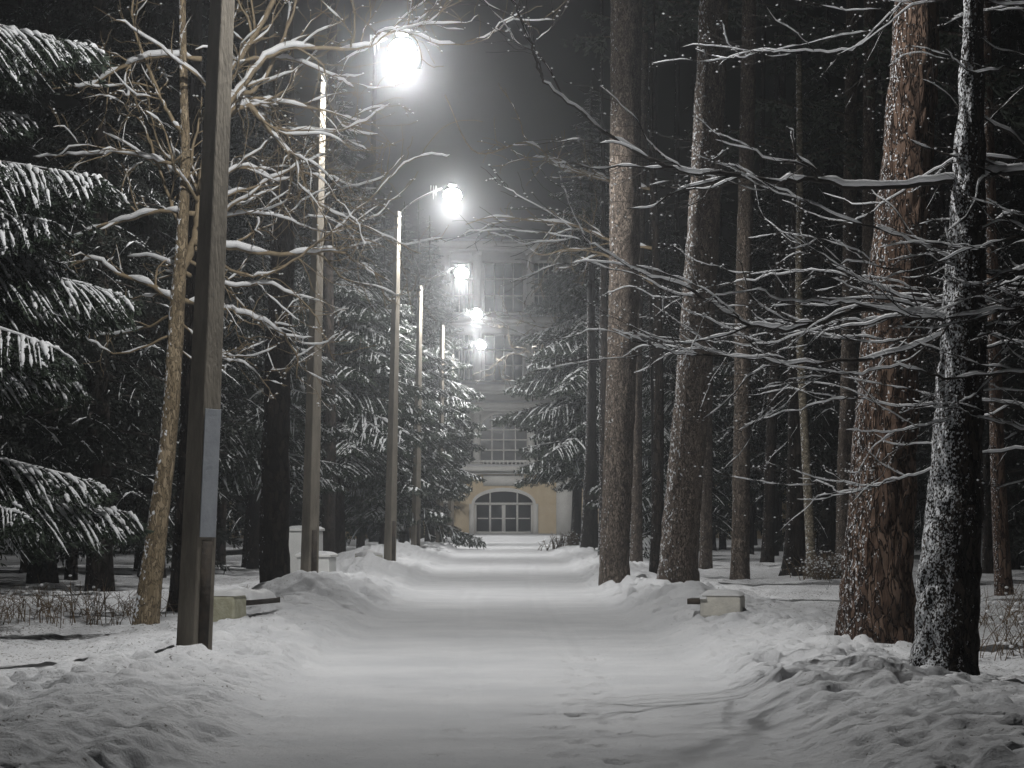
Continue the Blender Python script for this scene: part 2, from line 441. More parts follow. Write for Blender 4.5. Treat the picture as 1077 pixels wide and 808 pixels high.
def G(x, y, fine=True):
    x = np.asarray(x, float); y = np.asarray(y, float)
    xc, hw = road_edge(y)
    s = np.where(x > xc, 1.0, -1.0)
    u = np.abs(x - xc) - hw + 0.35 * fbm(y * 0.9, s * 7.7, seed=9)
    st = lambda a, b, t: (lambda q: q * q * (3 - 2 * q))(np.clip((t - a) / (b - a), 0, 1))
    bank = 0.13 * st(-0.05, 0.42, u) + 0.085 * np.exp(-((u - 0.95) / 0.45) ** 2) * (0.4 + 1.2 * vnoise(y * 0.45, s * 3.3, seed=21))
    bank = bank - 0.11 * st(1.5, 2.8, u)
    bank = bank + 0.07 * st(0.6, 2.5, u) * fbm(x * 0.5, y * 0.35, seed=31, octv=3) * 2
    h = bank
    off = st(0.05, 0.6, u)
    h = h + off * 0.08 * fbm(x * 1.9, y * 1.5, seed=41, octv=3)
    if fine:
        h = h + off * 0.07 * fbm(x * 6.5, y * 5.0, seed=51, octv=3)
        slope = st(0.0, 0.3, u) * (1 - st(1.5, 2.6, u))
        patch = st(0.30, 0.52, vnoise(x * 0.6, y * 0.22, seed=66))
        sharp = lambda q: q
        big = pits(x, y, 0.46, 61, 0.075, 0.125, 0.85)
        small = pits(x + 3.3, y, 0.20, 161, 0.030, 0.060, 0.85)
        h = h - 1.35 * slope * (0.15 + 0.85 * patch) * big
        h = h - 1.1 * slope * (0.35 + 0.65 * (1 - patch)) * small
        road = 1 - st(-0.3, 0.1, u)
        edge = np.exp(-((u - 0.05) / 0.28) ** 2)
        h = h + 0.55 * edge * pits(x, y + 1.7, 0.17, 261, 0.018, 0.05, 0.45)
        h = h + 0.75 * slope * patch * pits(x + 1.1, y, 0.30, 361, 0.04, 0.10, 0.6)
        for tx in (-0.52, -0.31, 0.55, 0.78):
            h = h - 0.010 * road * np.exp(-((x - tx - 0.12 * np.sin(y * 0.11 + tx)) / 0.05) ** 2) * (0.3 + vnoise(y * 0.7, y * 0 + tx, seed=4))
        for kf in range(26):
            fy = 12.6 + 0.42 * kf + 0.1 * math.sin(kf * 2.7); fx = 0.42 + 0.035 * kf * 0.4 + (0.10 if kf % 2 else -0.10) + 0.05 * math.sin(kf * 1.9)
            dq = np.sqrt(((x - fx) / 0.055) ** 2 + ((y - fy) / 0.14) ** 2)
            h = h - 0.030 * np.clip((1.25 - dq) / 0.5, 0, 1)
        h = h + 0.03 * off * (np.abs(fbm(x * 4.2, y * 3.6, seed=171, octv=3)) * 3 - 0.5)
        h = h - 0.55 * off * pits(x, y, 0.75, 71, 0.08, 0.15, 0.5)
        h = h + road * (0.006 * fbm(x * 1.2, y * 0.5, seed=81, octv=3) + 0.007 * fbm(x * 9, y * 2.2, seed=85, octv=3))
        h = h - road * 0.40 * pits(x, y, 0.55, 91, 0.045, 0.075, 0.35) * st(0.15, 0.5, vnoise(x * 0.9, y * 0.2, seed=95))
    for (mx, my, mh, mr) in MOUNDS:
        if mh:
            h = h + mh * np.exp(-((x - mx) ** 2 + (y - my) ** 2) / (mr * mr))
    return h

def g1(x, y):
    return float(G(np.array([x]), np.array([y]), True)[0])

# ------------------------------------------------------------------ trunks, branches
def spline(pts, n):
    pts = np.asarray(pts, float)
    if len(pts) < 3:
        t = np.linspace(0, 1, n)[:, None]
        return pts[0] * (1 - t) + pts[-1] * t
    q = np.concatenate([[2 * pts[0] - pts[1]], pts, [2 * pts[-1] - pts[-2]]])
    out = []
    for t in np.linspace(0, len(pts) - 1 - 1e-6, n):
        i = int(t); f = t - i
        a, b_, c, d = q[i], q[i + 1], q[i + 2], q[i + 3]
        out.append(0.5 * (2 * b_ + (c - a) * f + (2 * a - 5 * b_ + 4 * c - d) * f * f + (3 * b_ - a - 3 * c + d) * f ** 3))
    return np.array(out)

def trunk_mesh(path, radii, k=20, n=40, seed=0, rough=0.05, flare=0.35, plates=0.0):
    """path: list of local points from the foot up; radii at those points"""
    path = np.asarray(path, float)
    ctr = spline(path, n)
    tt = np.linspace(0, len(path) - 1, n)
    r = np.interp(tt, np.arange(len(path)), radii)
    hz = ctr[:, 2] - ctr[0, 2]
    r = r * (1 + flare * np.exp(-np.maximum(hz - 0.25, 0) / 0.35))
    th = np.arange(k) * 2 * math.pi / k
    C, S = np.cos(th)[None, :], np.sin(th)[None, :]
    Z = hz[:, None] + 0 * C
    jit = 1 + rough * 2 * fbm(C * 2.2 + seed, S * 2.2 + seed * 0.37 + 0 * Z, Z * 0.8, seed, 3)
    jit = jit + 0.30 * flare * np.exp(-np.maximum(Z - 0.2, 0) / 0.4) * np.cos(th * 5 + seed)[None, :]
    if plates:
        rr = np.mean(radii)
        q = fbm(C * rr * 13 + seed, S * rr * 13 + 0 * Z, Z * 4.0, seed + 5, 2)
        q2 = np.abs(fbm(C * rr * 9 + seed, S * rr * 9 + 0 * Z, Z * 2.4, seed + 8, 2))
        jit = jit + plates / rr * (np.clip(q * 3, -0.6, 0.6) + np.clip(q2 * 8, 0, 1) - 0.5)
    mb = MB()
    mb.tube(ctr, r, k, True, jit=jit)
    return mb

def add_snow(mb, pts, r, rg, amount=1.0, k=5, gap=0.35, sadd=0.006):
    pts = np.asarray(pts, float)
    t = np.gradient(pts, axis=0); t /= np.linalg.norm(t, axis=1, keepdims=True) + 1e-9
    hor = np.sqrt(np.clip(1 - t[:, 2] ** 2, 0, 1))
    nz = vnoise(np.arange(len(pts)) * 0.45 + rg.random() * 99, np.full(len(pts), rg.random() * 99))
    amt = np.clip((nz - gap) / 0.25, 0, 1) * np.clip(hor * 1.6 - 0.5, 0, 1) * amount
    rs = (np.asarray(r) * 0.75 + sadd) * amt
    rs[:2] = 0; rs[-1] *= 0.3
    if rs.max() < 0.002: return
    p2 = pts + np.array([-0.22, -0.42, 0.88]) * (np.asarray(r) * 0.60 + rs * 0.50)[:, None]
    mb.tube(p2, np.maximum(rs, 1e-4), k, True, squash=0.9)

def grow(wood, snow, pts, r0, r1, depth, rg, o):
    """tube along pts, then side shoots, then theirs"""
    n = len(pts)
    r = np.linspace(r0, r1, n)
    wood.tube(pts, r, o['k'][depth])
    if depth > 0 or r0 > 0.009: add_snow(snow, pts, r, rg, o['snow'], 6 if depth >= 2 else 4, o['gap'] + (0.12 if depth == 0 else 0), o['sadd'])
    if o.get('buds') and depth <= 1:
        m = rg.poisson(o['buds'] * (1 if depth == 0 else 2))
        for _ in range(m):
            i = rg.integers(1, n); q = rg.uniform(0.5, 1.3) * o['budr']
            c = pts[i] + np.array([0, 0, r[i] + q * 0.5]) + rg.normal(size=3) * q * 0.4
            e = np.array([[1.4, 0, 0], [-1.4, 0, 0], [0, 1.2, 0], [0, -1.2, 0], [0, 0, 0.9], [0, 0, -0.8]]) * q
            snow.add(c + e, [[0, 2, 4, 4], [2, 1, 4, 4], [1, 3, 4, 4], [3, 0, 4, 4], [2, 0, 5, 5], [1, 2, 5, 5], [3, 1, 5, 5], [0, 3, 5, 5]])
    if depth == 0: return
    seg = np.linalg.norm(np.diff(pts, axis=0), axis=1); L = seg.sum()
    nc = max(1, int(round(L * o['dens'][depth] * rg.uniform(0.8, 1.2))))
    for _ in range(nc):
        t = rg.uniform(o['t0'], 1.0)
        i = min(int(t * (n - 1)), n - 2)
        base = pts[i] + (pts[i + 1] - pts[i]) * (t * (n - 1) - i)
        d = pts[i + 1] - pts[i]; d /= np.linalg.norm(d) + 1e-9
        p = rg.normal(size=3); p[1] *= o.get('ydepth', 1.0); p -= d * p.dot(d); p /= np.linalg.norm(p) + 1e-9
        a = rg.uniform(*o['ang'])
        dv = d * math.cos(a) + p * math.sin(a) + np.array(o['bias'])
        dv /= np.linalg.norm(dv)
        ln = min(L * rg.uniform(0.22, 0.6) * (1.1 - 0.5 * t), o['maxlen'][depth])
        m = max(4, int(ln / o['step']))
        q = [base]
        for s in range(m):
            dv = dv + rg.normal(size=3) * o['wig'] + np.array(o['bias']) * 0.10
            dv /= np.linalg.norm(dv)
            q.append(q[-1] + dv * ln / m)
        rb = max(r[i] * rg.uniform(0.4, 0.65), o['rmin'])
        grow(wood, snow, np.array(q), rb, max(rb * 0.35, o['rmin'] * 0.7), depth - 1, rg, o)

# ------------------------------------------------------------------ spruce
def bough(rg, L, droop, nl, nw, tw_step, per, snow_amt, sr, sub=3, subs=0.40):
    """one spruce bough along +x: returns needles (V, F), snow MB, wood MB"""
    n = 9
    t = np.linspace(0, 1, n)
    ax = np.stack([t * L, 0.05 * L * np.sin(t * 3 + rg.uniform(0, 6)), -droop * L * (t ** 1.6) + 0.16 * droop * L * np.clip(t - 0.7, 0, 1) * 3], 1)
    wood, snow = MB(), MB()
    wood.tube(ax, np.linspace(0.012 + 0.010 * L, 0.004, n), 4)
    twigs = [ax]
    for tt in np.arange(0.10, 0.99, tw_step / L):
        for s in (-1, 1):
            if rg.random() < 0.12: continue
            i = min(int(tt * (n - 1)), n - 2)
            b0 = ax[i] + (ax[i + 1] - ax[i]) * (tt * (n - 1) - i)
            ln = L * (0.50 * (1 - tt) ** 0.75 * min(1, tt * 3.2) + 0.07) * rg.uniform(0.7, 1.15)
            a = rg.uniform(0.75, 1.05)
            s5 = np.linspace(0, 1, 5)
            d = np.array([math.cos(a), s * math.sin(a), -0.22 - droop * 0.35])
            tw = b0 + s5[:, None] * d * ln + np.stack([0 * s5, 0 * s5, -0.30 * ln * s5 ** 2], 1)
            twigs.append(tw)
            for q in range(sub):
                u = rg.uniform(0.15, 0.95)
                c0 = tw[0] + (tw[-1] - tw[0]) * u
                l2 = ln * rg.uniform(0.25, 0.55) * (1.1 - u) + 0.06
                d2 = np.array([math.cos(a) + rg.normal() * 0.4, s * math.sin(a) * 0.4 + rg.normal() * 0.4, -0.75 + rg.normal() * 0.25])
                s3 = np.linspace(0, 1, 4)
                twigs.append(c0 + s3[:, None] * d2 * l2 / np.linalg.norm(d2))
    C, D = [], []
    for j, tw in enumerate(twigs):
        seg = tw[-1] - tw[0]; ln = np.linalg.norm(seg)
        m = max(3, int(ln * per))
        u = np.sort(rg.random(m)); pos = np.stack([np.interp(u, np.linspace(0, 1, len(tw)), tw[:, k]) for k in range(3)], 1)
        C.append(pos); D.append(np.tile(seg / (ln + 1e-9), (m, 1)))
        if len(tw) in (5, 9) or rg.random() < subs:
            if rg.random() < snow_amt:
                u8 = np.linspace(0, 1, 9)
                tw = np.stack([np.interp(u8, np.linspace(0, 1, len(tw)), tw[:, q_]) for q_ in range(3)], 1)
                k = 9
                rs = sr * rg.uniform(0.5, 1.25) * (0.12 + 1.2 * rg.random(k) ** 1.2) * (1.1 - 0.5 * u8) * np.where(np.arange(k) == 0, 0.35, 1.0)
                rs[-1] *= 0.35
                snow.tube(tw + np.array([0, 0, 1.0]) * (rs * 0.6 + 0.006)[:, None], rs, 5, True, squash=0.75)
    C = np.concatenate(C); D = np.concatenate(D); m = len(C)
    rd = rg.normal(size=(m, 3)); rd[:, 2] -= 0.15
    rd -= D * (rd * D).sum(1, keepdims=True); rd /= np.linalg.norm(rd, axis=1, keepdims=True) + 1e-9
    nd_ = D * 0.75 + rd * 0.65
    sd = np.cross(nd_, rg.normal(size=(m, 3))); sd /= np.linalg.norm(sd, axis=1, keepdims=True) + 1e-9
    ll = nl * rg.uniform(0.6, 1.3, (m, 1)); ww = nw * rg.uniform(0.6, 1.3, (m, 1))
    V = np.stack([C - sd * ww * 0.35, C + sd * ww * 0.35, C + nd_ * ll * 0.6 + sd * ww * 0.5, C + nd_ * ll, C + nd_ * ll * 0.6 - sd * ww * 0.5], 1).reshape(-1, 3)
    i = np.arange(m)[:, None] * 5
    Fq = np.concatenate([i + np.array([0, 1, 2, 4])])
    Ft = np.concatenate([i + np.array([4, 2, 3])])
    return (V, Fq, Ft), snow, wood

def xf(V, az, sc, loc, tilt=0.0):
    V = np.asarray(V, float) * sc
    c, s = math.cos(tilt), math.sin(tilt)
    V = np.stack([V[:, 0] * c - V[:, 2] * s, V[:, 1], V[:, 0] * s + V[:, 2] * c], 1)
    c, s = math.cos(az), math.sin(az)
    return np.stack([V[:, 0] * c - V[:, 1] * s, V[:, 0] * s + V[:, 1] * c, V[:, 2]], 1) + np.asarray(loc)

def merge_bough(B, az, sc, loc, tilt, leaf, snow, wood):
    (V, Fq, Ft), sb, wb = B
    VV = xf(V, az, sc, loc, tilt)
    leaf.add(VV, Fq); leaf.f.append(Ft + leaf.n - len(VV))
    for src, dst in ((sb, snow), (wb, wood)):
        if not src.v or dst is None: continue
        n0 = dst.n
        dst.v.append(xf(np.concatenate(src.v), az, sc, loc, tilt).astype(np.float32)); dst.f.append(np.concatenate(src.f) + n0); dst.n += src.n

def make_spruce(name, H, R, z0, seed, nl=0.10, nw=0.035, tw_step=0.15, per=24, snow_amt=0.75, sr=0.03, n_b=105, needle='needle', power=0.8, sub=3, tr=None):
    rg = np.random.default_rng(seed)
    pool = [bough(rg, 1.0 * R, rg.uniform(0.18, 0.45), nl, nw, tw_step, per, snow_amt, sr, sub) for _ in range(6)]
    leaf, snow, wood = MB(), MB(), MB()
    az = 0.0
    for i in range(n_b):
        f = ((i + rg.uniform(-0.3, 0.3)) / n_b)
        f = min(max(f, 0.0), 1.0)
        z = z0 + (H - z0 - 0.15) * (f ** 0.92)
        frac = max(0.06, (1 - (z - z0) / (H - z0)) ** power)
        if z < z0 + 0.12 * (H - z0): frac *= rg.uniform(0.65, 1.0)
        az += 2.399 + rg.normal() * 0.35
        merge_bough(pool[rg.integers(6)], az, frac * rg.uniform(0.72, 1.12), (0, 0, z), 0.28 * (1 - frac) + rg.normal() * 0.06, leaf, snow, wood)
    root = empty(name, (0, 0, 0))
    tr = tr or 0.012 * H + 0.03
    tm = trunk_mesh([(0, 0, -0.3), (0.02, 0, H * 0.3), (0, 0.02, H * 0.65), (0, 0, H)], [tr, tr * 0.75, tr * 0.42, 0.015], 14, 26, seed, 0.04, 0.3)
    tm.build('trunk', M['bark_dark'], root, True)
    cr = leaf.build('crown', M[needle], root)
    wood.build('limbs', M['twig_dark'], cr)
    if snow_amt > 0.02: snow.build('snow', M['snow'], cr, True)
    return root

def put_spruce(proto, first, px, d, rz, sc, label, group=None, dx=0.0):
    o = proto if first else copy_tree(proto)
    x = (px - CX) * d / F
    o.location = (x, d, g1(x, d) - 0.02)
    o.rotation_euler = (0, 0, rz)
    o.scale = (sc, sc, sc)
    tag(o, label, 'tree', group)
    return o

# ------------------------------------------------------------------ pines and other straight trunks
def pine(name, base, top, d, wb, wt, mat, label, cat='tree', H=19.0, k=20, n=40, plates=0.0, rough=0.04, flare=0.25, group=None, seed=1, crown=None, ztop=None, dbend=0.0):
    """base, top: photo pixels of the trunk's axis; wb, wt its widths in pixels at those two points"""
    bx = (base[0] - CX) * d / F
    gz = g1(bx, d)
    p0 = np.array([bx, d, gz - 0.35]); p1 = P(top[0], top[1], d); p1[1] += dbend
    ax = (p1 - P(base[0], base[1], d)); ax /= ax[2]
    rb, rt = wb * d / F / 2, wt * d / F / 2
    zt = p1[2]; slope = (rt - rb) / max(zt - gz, 0.1)
    path, rad = [], []
    hz_ = zt - gz
    for z in sorted({-0.35, 0.6, round(hz_ * 0.5, 3), round(hz_, 3), max(H, hz_ + 1.0), round((hz_ + max(H, hz_ + 1.0)) / 2, 3)}):
        off = ax * z
        if z > zt - gz + 0.01: off = ax * (zt - gz) + np.array([ax[0] * 0.35, ax[1] * 0.35, 1]) * (z - (zt - gz))
        path.append(off + np.array([0.03 * math.sin(z * 0.7 + seed), 0, 0])); rad.append(max(rb + slope * max(z, 0), rt * 0.35, 0.03))
    root = empty(name, (bx, d, gz))
    trunk_mesh(path, rad, k, n, seed, rough, flare, plates).build('trunk', M[mat], root, True)
    if crown is not None:
        if crown.parent is None:
            c = crown
        else:
            c = crown.copy(); COL.objects.link(c)
        c.parent = root
        e = path[-1]
        c.location = (e[0], e[1], H - 7.0); c.rotation_euler = (0, 0, seed * 1.7)
        if c is not crown:
            for ch in crown.children:
                h = ch.copy(); COL.objects.link(h); h.parent = c
    tag(root, label, cat, group)
    return root

def dist_at(px, py):
    """distance at which the ground is seen at this photo pixel"""
    d = CH * F / (py - HY)
    for _ in range(12):
        z = float(G(np.array([(px - CX) * d / F]), np.array([d]), False)[0])
        d = 0.5 * d + 0.5 * (CH - z) * F / (py - HY)
    return d

FEET = {  # photo pixel of each foot
    'pole1': (205, 693), 'maple': (153, 663), 'pineD': (921, 673), 'trunkE': (991, 712), 'pineA': (648, 611), 'pineB': (714, 614),
    'pineC': (778, 612), 'darkL': (290, 630), 'dark840': (835, 607), 'birch850': (851, 609),
}
DIST = {k: dist_at(*v) for k, v in FEET.items()}
DIST['maple'] = max(DIST['maple'], 26.2)
DIST['trunkE'] = 18.7
DIST['pole1'] = 20.5
for k, v in FEET.items():
    MOUNDS.append(((v[0] - CX) * DIST[k] / F, DIST[k], {'trunkE': -0.04, 'pole1': -0.05}.get(k, 0.06), 0.55))
MOUNDS += [(-2.6, 32.4, 0.30, 0.75), (-2.35, 35.5, 0.22, 0.8), (-1.95, 38.5, 0.16, 0.9), (2.1, 32.2, 0.20, 0.45), (2.6, 31.6, 0.08, 0.5), (-2.7, 47.5, 0.28, 1.1), (-3.3, 66.0, 0.34, 1.6),
           (-4.1, 37.0, 0.20, 1.6), (-6.8, 31.5, 0.16, 1.4), (-4.9, 23.0, 0.08, 1.3), (2.0, 17.0, 0.08, 1.0), (4.6, 30.0, 0.06, 1.8)]

ys = np.concatenate([np.arange(-20, 8, 0.5), np.exp(np.arange(math.log(8), math.log(40), 0.0029)), np.exp(np.arange(math.log(40), math.log(170), 0.0065)), np.arange(170, 420, 6.0)])
xi = np.arange(-3.6, 3.61, 0.03)
xo = 3.6 + np.cumsum(0.035 * 1.055 ** np.arange(90)); xo = xo[xo < 90]
xs = np.concatenate([-xo[::-1], xi, xo])
X, Y = np.meshgrid(xs, ys)
Z = G(X, Y)
nx, ny = len(xs), len(ys)
i = (np.arange(ny - 1)[:, None] * nx + np.arange(nx - 1)[None, :]).ravel()
mb = MB()
mb.add(np.stack([X, Y, Z], -1).reshape(-1, 3), np.stack([i, i + 1, i + nx + 1, i + nx], 1))
tag(mb.build('snowy_ground', M['ground'], None, True), kind='structure')

# ------------------------------------------------------------------ street lamps
def pole_mesh(Hp, sb, stp):
    mb = MB(); mb.box((0, 0, Hp / 2 - 0.2), (sb, sb, Hp + 0.4), 0, stp / sb)
    return mb

def make_lamp():
    Hp, sb, stp = 8.0, 0.215, 0.11
    root = empty('street_lamp', (0, 0, 0))
    pole_mesh(Hp, sb, stp).build('post', M['concrete'], root, bevel=0.012)
    q = MB(); q.box((sb / 2 - 0.006, 0.0, 0.42), (0.02, 0.10, 0.92)); q.build('cable_slot', M['slot'], root)
    c45 = math.cos(math.pi / 4)
    def A(r, z): return np.array([r * c45, r * c45, z])
    a = MB()
    a.tube(spline([A(0.0, Hp - 0.35), A(0.10, Hp + 0.02), A(0.45, Hp + 0.28), A(1.00, Hp + 0.57)], 14), 0.018, 8)
    a.build('arm', M['metal'], root, True)
    s = MB(); add_snow(s, spline([A(0.08, Hp), A(0.45, Hp + 0.28), A(1.00, Hp + 0.57)], 12), np.full(12, 0.018), np.random.default_rng(3), 1.0, 6, 0.3)
    s.build('snow', M['snow'], root, True)
    for z in (Hp - 0.32, Hp - 0.12):
        k = MB(); k.box((0, 0, z), (0.136, 0.136, 0.035)); k.build('clamp', M['metal'], root)
    h = MB()
    h.blob((0, 0, 0.035), (0.13, 0.10, 0.05), 2, 14)
    head = h.build('lamp_head', M['metal'], root, True)
    head.location = A(1.23, Hp + 0.62); head.rotation_euler = (0, 0, math.pi / 4)
    g = MB(); g.dome((0.02, 0, -0.22), (LAMP_R, LAMP_R, LAMP_R * 0.8)); g.build('diffuser', M['lamp'], head, True)
    for (ix, l) in ((-0.36, 0.24), (-0.42, 0.32), (-0.48, 0.16)):
        ic = MB(); ic.tube([(ix, 0.02, 0.0), (ix, 0.02, -l * 0.5), (ix + 0.005, 0.02, -l)], [0.016, 0.011, 0.002], 5); ic.build('icicle', M['ice'], head, True)
    l = bpy.data.lights.new('bulb', 'SPOT'); l.energy = LAMP_W; l.shadow_soft_size = 0.05; l.color = (1.0, 0.985, 0.96)
    l.spot_size = math.radians(180); l.spot_blend = 0.40
    lo = bpy.data.objects.new('bulb', l); COL.objects.link(lo); lo.parent = head; lo.location = (0.02, 0, -0.22 - LAMP_R * 0.8 - 0.04)
    return root

lamp = make_lamp()
LAMPS = [(204, 20.5, 2.5, 'nearest concrete lamp post, grey panel above a dark slot, beside the crooked tree', -0.75),
         (325, 40.0, 1.4, 'lamp post beside the dark pine and white boxes, its lamp highest in view', -0.8),
         (410, 59.0, 1.3, 'lamp post rising through spruce boughs above a pale block, second brightest lamp from the top', -0.7),
         (437, 77.6, 1.0, 'slim lamp post past the big snowy spruces, third lamp of the receding row', -0.8),
         (462, 94.0, 0.8, 'lamp post half buried in the spruce nearest the building, fourth lamp of the row', -0.75),
         (474, 111.8, 0.5, 'farthest lamp post before the yellow building, its glow the lowest in the row', -0.8)]
for n_, (px, d, lean, lab, rz) in enumerate(LAMPS):
    o = lamp if n_ == 0 else copy_tree(lamp)
    x = (px - CX) * d / F
    o.location = (x, d, g1(x, d) - 0.02)
    o.rotation_mode = 'ZYX'
    o.rotation_euler = (0, math.radians(lean), rz)
    tag(o, lab, 'street lamp', 'street lamps along the path')
q = MB(); q.box((0.5 * 0.203 + 0.004, 0, 1.42), (0.008, 0.165, 1.02)); q.build('panel', M['plate'], lamp, bevel=0.002)

# ------------------------------------------------------------------ the building at the end of the road
def building(D=126.0):
    S = D / F
    bx = (530 - CX) * S
    zz = lambda py: CH + (HY - py) * S
    xx = lambda px: (px - 530) * S
    gz = 0.0
    root = empty('yellow_building', (bx, D, gz))
    tag(root, 'tall ochre and white building closing the snowy path, fading into mist above an arched door', 'building')
    zb = zz(562)
    # door opening: arch
    xl, xr = xx(499), xx(560.5)
    zs = zz(530); zt = zz(517)
    th = np.linspace(0, math.pi, 25)
    xm, hw = (xl + xr) / 2, (xr - xl) / 2
    arch = [(xm + hw * math.cos(a), zs + (zt - zs) * math.sin(a)) for a in th]      # right to left
    W0 = 5.8
    ztop = zz(492)
    wl = MB()
    left = [(xm - W0, zb - 0.6), (xl, zb - 0.6)] + [(x, z) for x, z in arch[::-1] if x <= xm + 1e-6] + [(xm, ztop), (xm - W0, ztop)]
    right = [(xr, zb - 0.6), (xm + W0, zb - 0.6), (xm + W0, ztop), (xm, ztop)] + [(x, z) for x, z in arch[::-1] if x >= xm - 1e-6]
    # build the holed front as strips so every face is simple
    pts = [(x, z) for x, z in arch]
    for (x0, z0), (x1, z1) in zip(pts[:-1], pts[1:]):
        wl.prism([(x1, z1), (x0, z0), (x0, ztop), (x1, ztop)], 0.0, 0.6)
    wl.prism([(xm - W0, zb - 0.6), (xl, zb - 0.6), (xl, ztop), (xm - W0, ztop)], 0.0, 0.6)
    wl.prism([(xr, zb - 0.6), (xm + W0, zb - 0.6), (xm + W0, ztop), (xr, ztop)], 0.0, 0.6)
    wl.build('wall', M['ochre'], root)
    up = MB()
    up.bar(xm - W0, xm + W0, 0.25, 12.0, ztop, zz(255))
    up.build('upper_wall', M['white'], root)
    bk = MB(); bk.bar(xm - W0, xm + W0, 0.9, 12.0, zb - 0.6, ztop - 0.003); bk.build('rear_wall', M['ochre'], root)
    for s in (-1, 1):
        wg = MB()
        x0, x1 = sorted((xm + s * (W0 + 0.003), xm + s * (W0 + 12)))
        wg.bar(x0, x1, 1.2, 12.0, zb - 0.6, zz(380)); o = wg.build('wing', M['ochre'], root)
        for k in range(4):
            for (pz0, pz1) in ((556, 520), (480, 440), (425, 393)):
                xc = xm + s * (W0 + 1.6 + k * 2.7)
                f = MB()
                f.bar(xc - 0.62, xc - 0.5, 1.10, 1.2 - 0.002, zz(pz0), zz(pz1)); f.bar(xc + 0.5, xc + 0.62, 1.10, 1.198, zz(pz0), zz(pz1))
                f.bar(xc - 0.62, xc + 0.62, 1.09, 1.199, zz(pz1), zz(pz1) + 0.12); f.bar(xc - 0.66, xc + 0.66, 1.05, 1.199, zz(pz0) - 0.1, zz(pz0))
                fr = f.build('window', M['white'], o)
                g = MB(); g.bar(xc - 0.5, xc + 0.5, 1.16, 1.197, zz(pz0), zz(pz1)); g.build('pane', M['glass'], fr)
    # archivolt
    av = MB()
    for (x0, z0), (x1, z1) in zip(pts[:-1], pts[1:]):
        e = lambda x, z: (xm + (x - xm) * 1.10, zs + (z - zs) * 1.30 + (0.0 if z > zs + 1e-6 else 0.0))
        av.prism([(x1, z1), (x0, z0), e(x0, z0), e(x1, z1)], -0.07, -0.002)
    av.build('archivolt', M['white'], root)
    for s in (-1, 1):
        q = MB(); xa = xl - 0.26 if s < 0 else xr + 0.003
        q.bar(xa, xa + 0.255, -0.09, -0.003, zb - 0.3, zs + 0.001); q.build('door_jamb', M['white'], root)
        q = MB(); xa = xm + s * 3.0
        q.bar(xa - 0.42, xa + 0.42, -0.14, -0.002, zb - 0.4, zz(500)); q.build('pilaster', M['white'], root)
        q = MB(); xa = xm + s * 5.2
        q.bar(xa - 0.42, xa + 0.42, -0.14, -0.002, zb - 0.4, zz(500)); q.build('pilaster', M['white'], root)
    pn = MB(); pn.bar(xm - 1.0, xm + 1.0, -0.06, -0.004, zz(511), zz(500)); pn.build('frieze_panel', M['white'], root)
    # glazed door
    dr = MB(); y0, y1 = 0.12, 0.20
    dr.bar(xl, xr, y0, y1, zs - 0.06, zs + 0.06)
    dr.bar(xl, xl + 0.10, y0, y1, zb, zs - 0.062); dr.bar(xr - 0.10, xr, y0, y1, zb, zs - 0.062)
    dr.bar(xl + 0.102, xr - 0.102, y0, y1, zb, zb + 0.13)
    dr.bar(xm - 0.09, xm + 0.09, y0 - 0.01, y1, zb + 0.132, zs - 0.063)
    q4 = (xr - xl - 0.2) / 4
    for k in (1, 3):
        xc = xl + 0.1 + q4 * k
        dr.bar(xc - 0.05, xc + 0.05, y0 + 0.003, y1, zb + 0.133, zs - 0.064)
    zm = (zb + zs) / 2 + 0.03
    for k in range(4):
        xa = xl + 0.10 + q4 * k
        dr.bar(xa + 0.06, xa + q4 - 0.095 + (0.04 if k % 2 else 0), y0 + 0.006, y1, zm - 0.03, zm + 0.03)
    for xc in (xl + 0.1 + q4, xr - 0.1 - q4):
        ztp = zs + (zt - zs) * math.sqrt(max(0, 1 - ((xc - xm) / hw) ** 2))
        dr.bar(xc - 0.04, xc + 0.04, y0, y1, zs + 0.062, ztp)
    door = dr.build('glazed_door', M['white'], root)
    gl = MB(); gl.bar(xl + 0.02, xr - 0.02, 0.21, 0.23, zb, zt + 0.02); gl.build('pane', M['glass'], door)
    # cornices with snow
    for (pz0, pz1, out, ww) in ((496, 491, 0.55, 6.1), (430, 424, 0.45, 6.0), (412, 405, 0.60, 6.2), (340, 334, 0.40, 6.0), (262, 255, 0.60, 6.2)):
        c = MB(); c.bar(xm - ww, xm + ww, -out, 0.24, zz(pz0), zz(pz1)); c.bar(xm - ww + 0.1, xm + ww - 0.1, -out * 0.5, 0.24, zz(pz0) - 0.14, zz(pz0) - 0.002)
        cc = c.build('cornice', M['white'], root)
        s = MB(); n = 60
        xq = np.linspace(xm - ww + 0.05, xm + ww - 0.05, n)
        s.tube(np.stack([xq, np.full(n, -out * 0.5), np.full(n, zz(pz1) + 0.03)], 1), 0.17 * (0.75 + 0.5 * vnoise(xq * 1.3, xq * 0)), 6, True, squash=0.7)
        s.build('snow', M['snow'], cc, True)
    # balustrade over the lower cornice
    bl = MB(); bl.bar(xm - 5.6, xm + 5.6, -0.30, -0.22, zz(486.2), zz(484.5))
    for k in range(57):
        xk = xm - 5.6 + k * 0.2; bl.bar(xk - 0.035, xk + 0.035, -0.285, -0.235, zz(491) - 0.002, zz(486.2) - 0.003)
    bl.build('balustrade', M['white'], root)
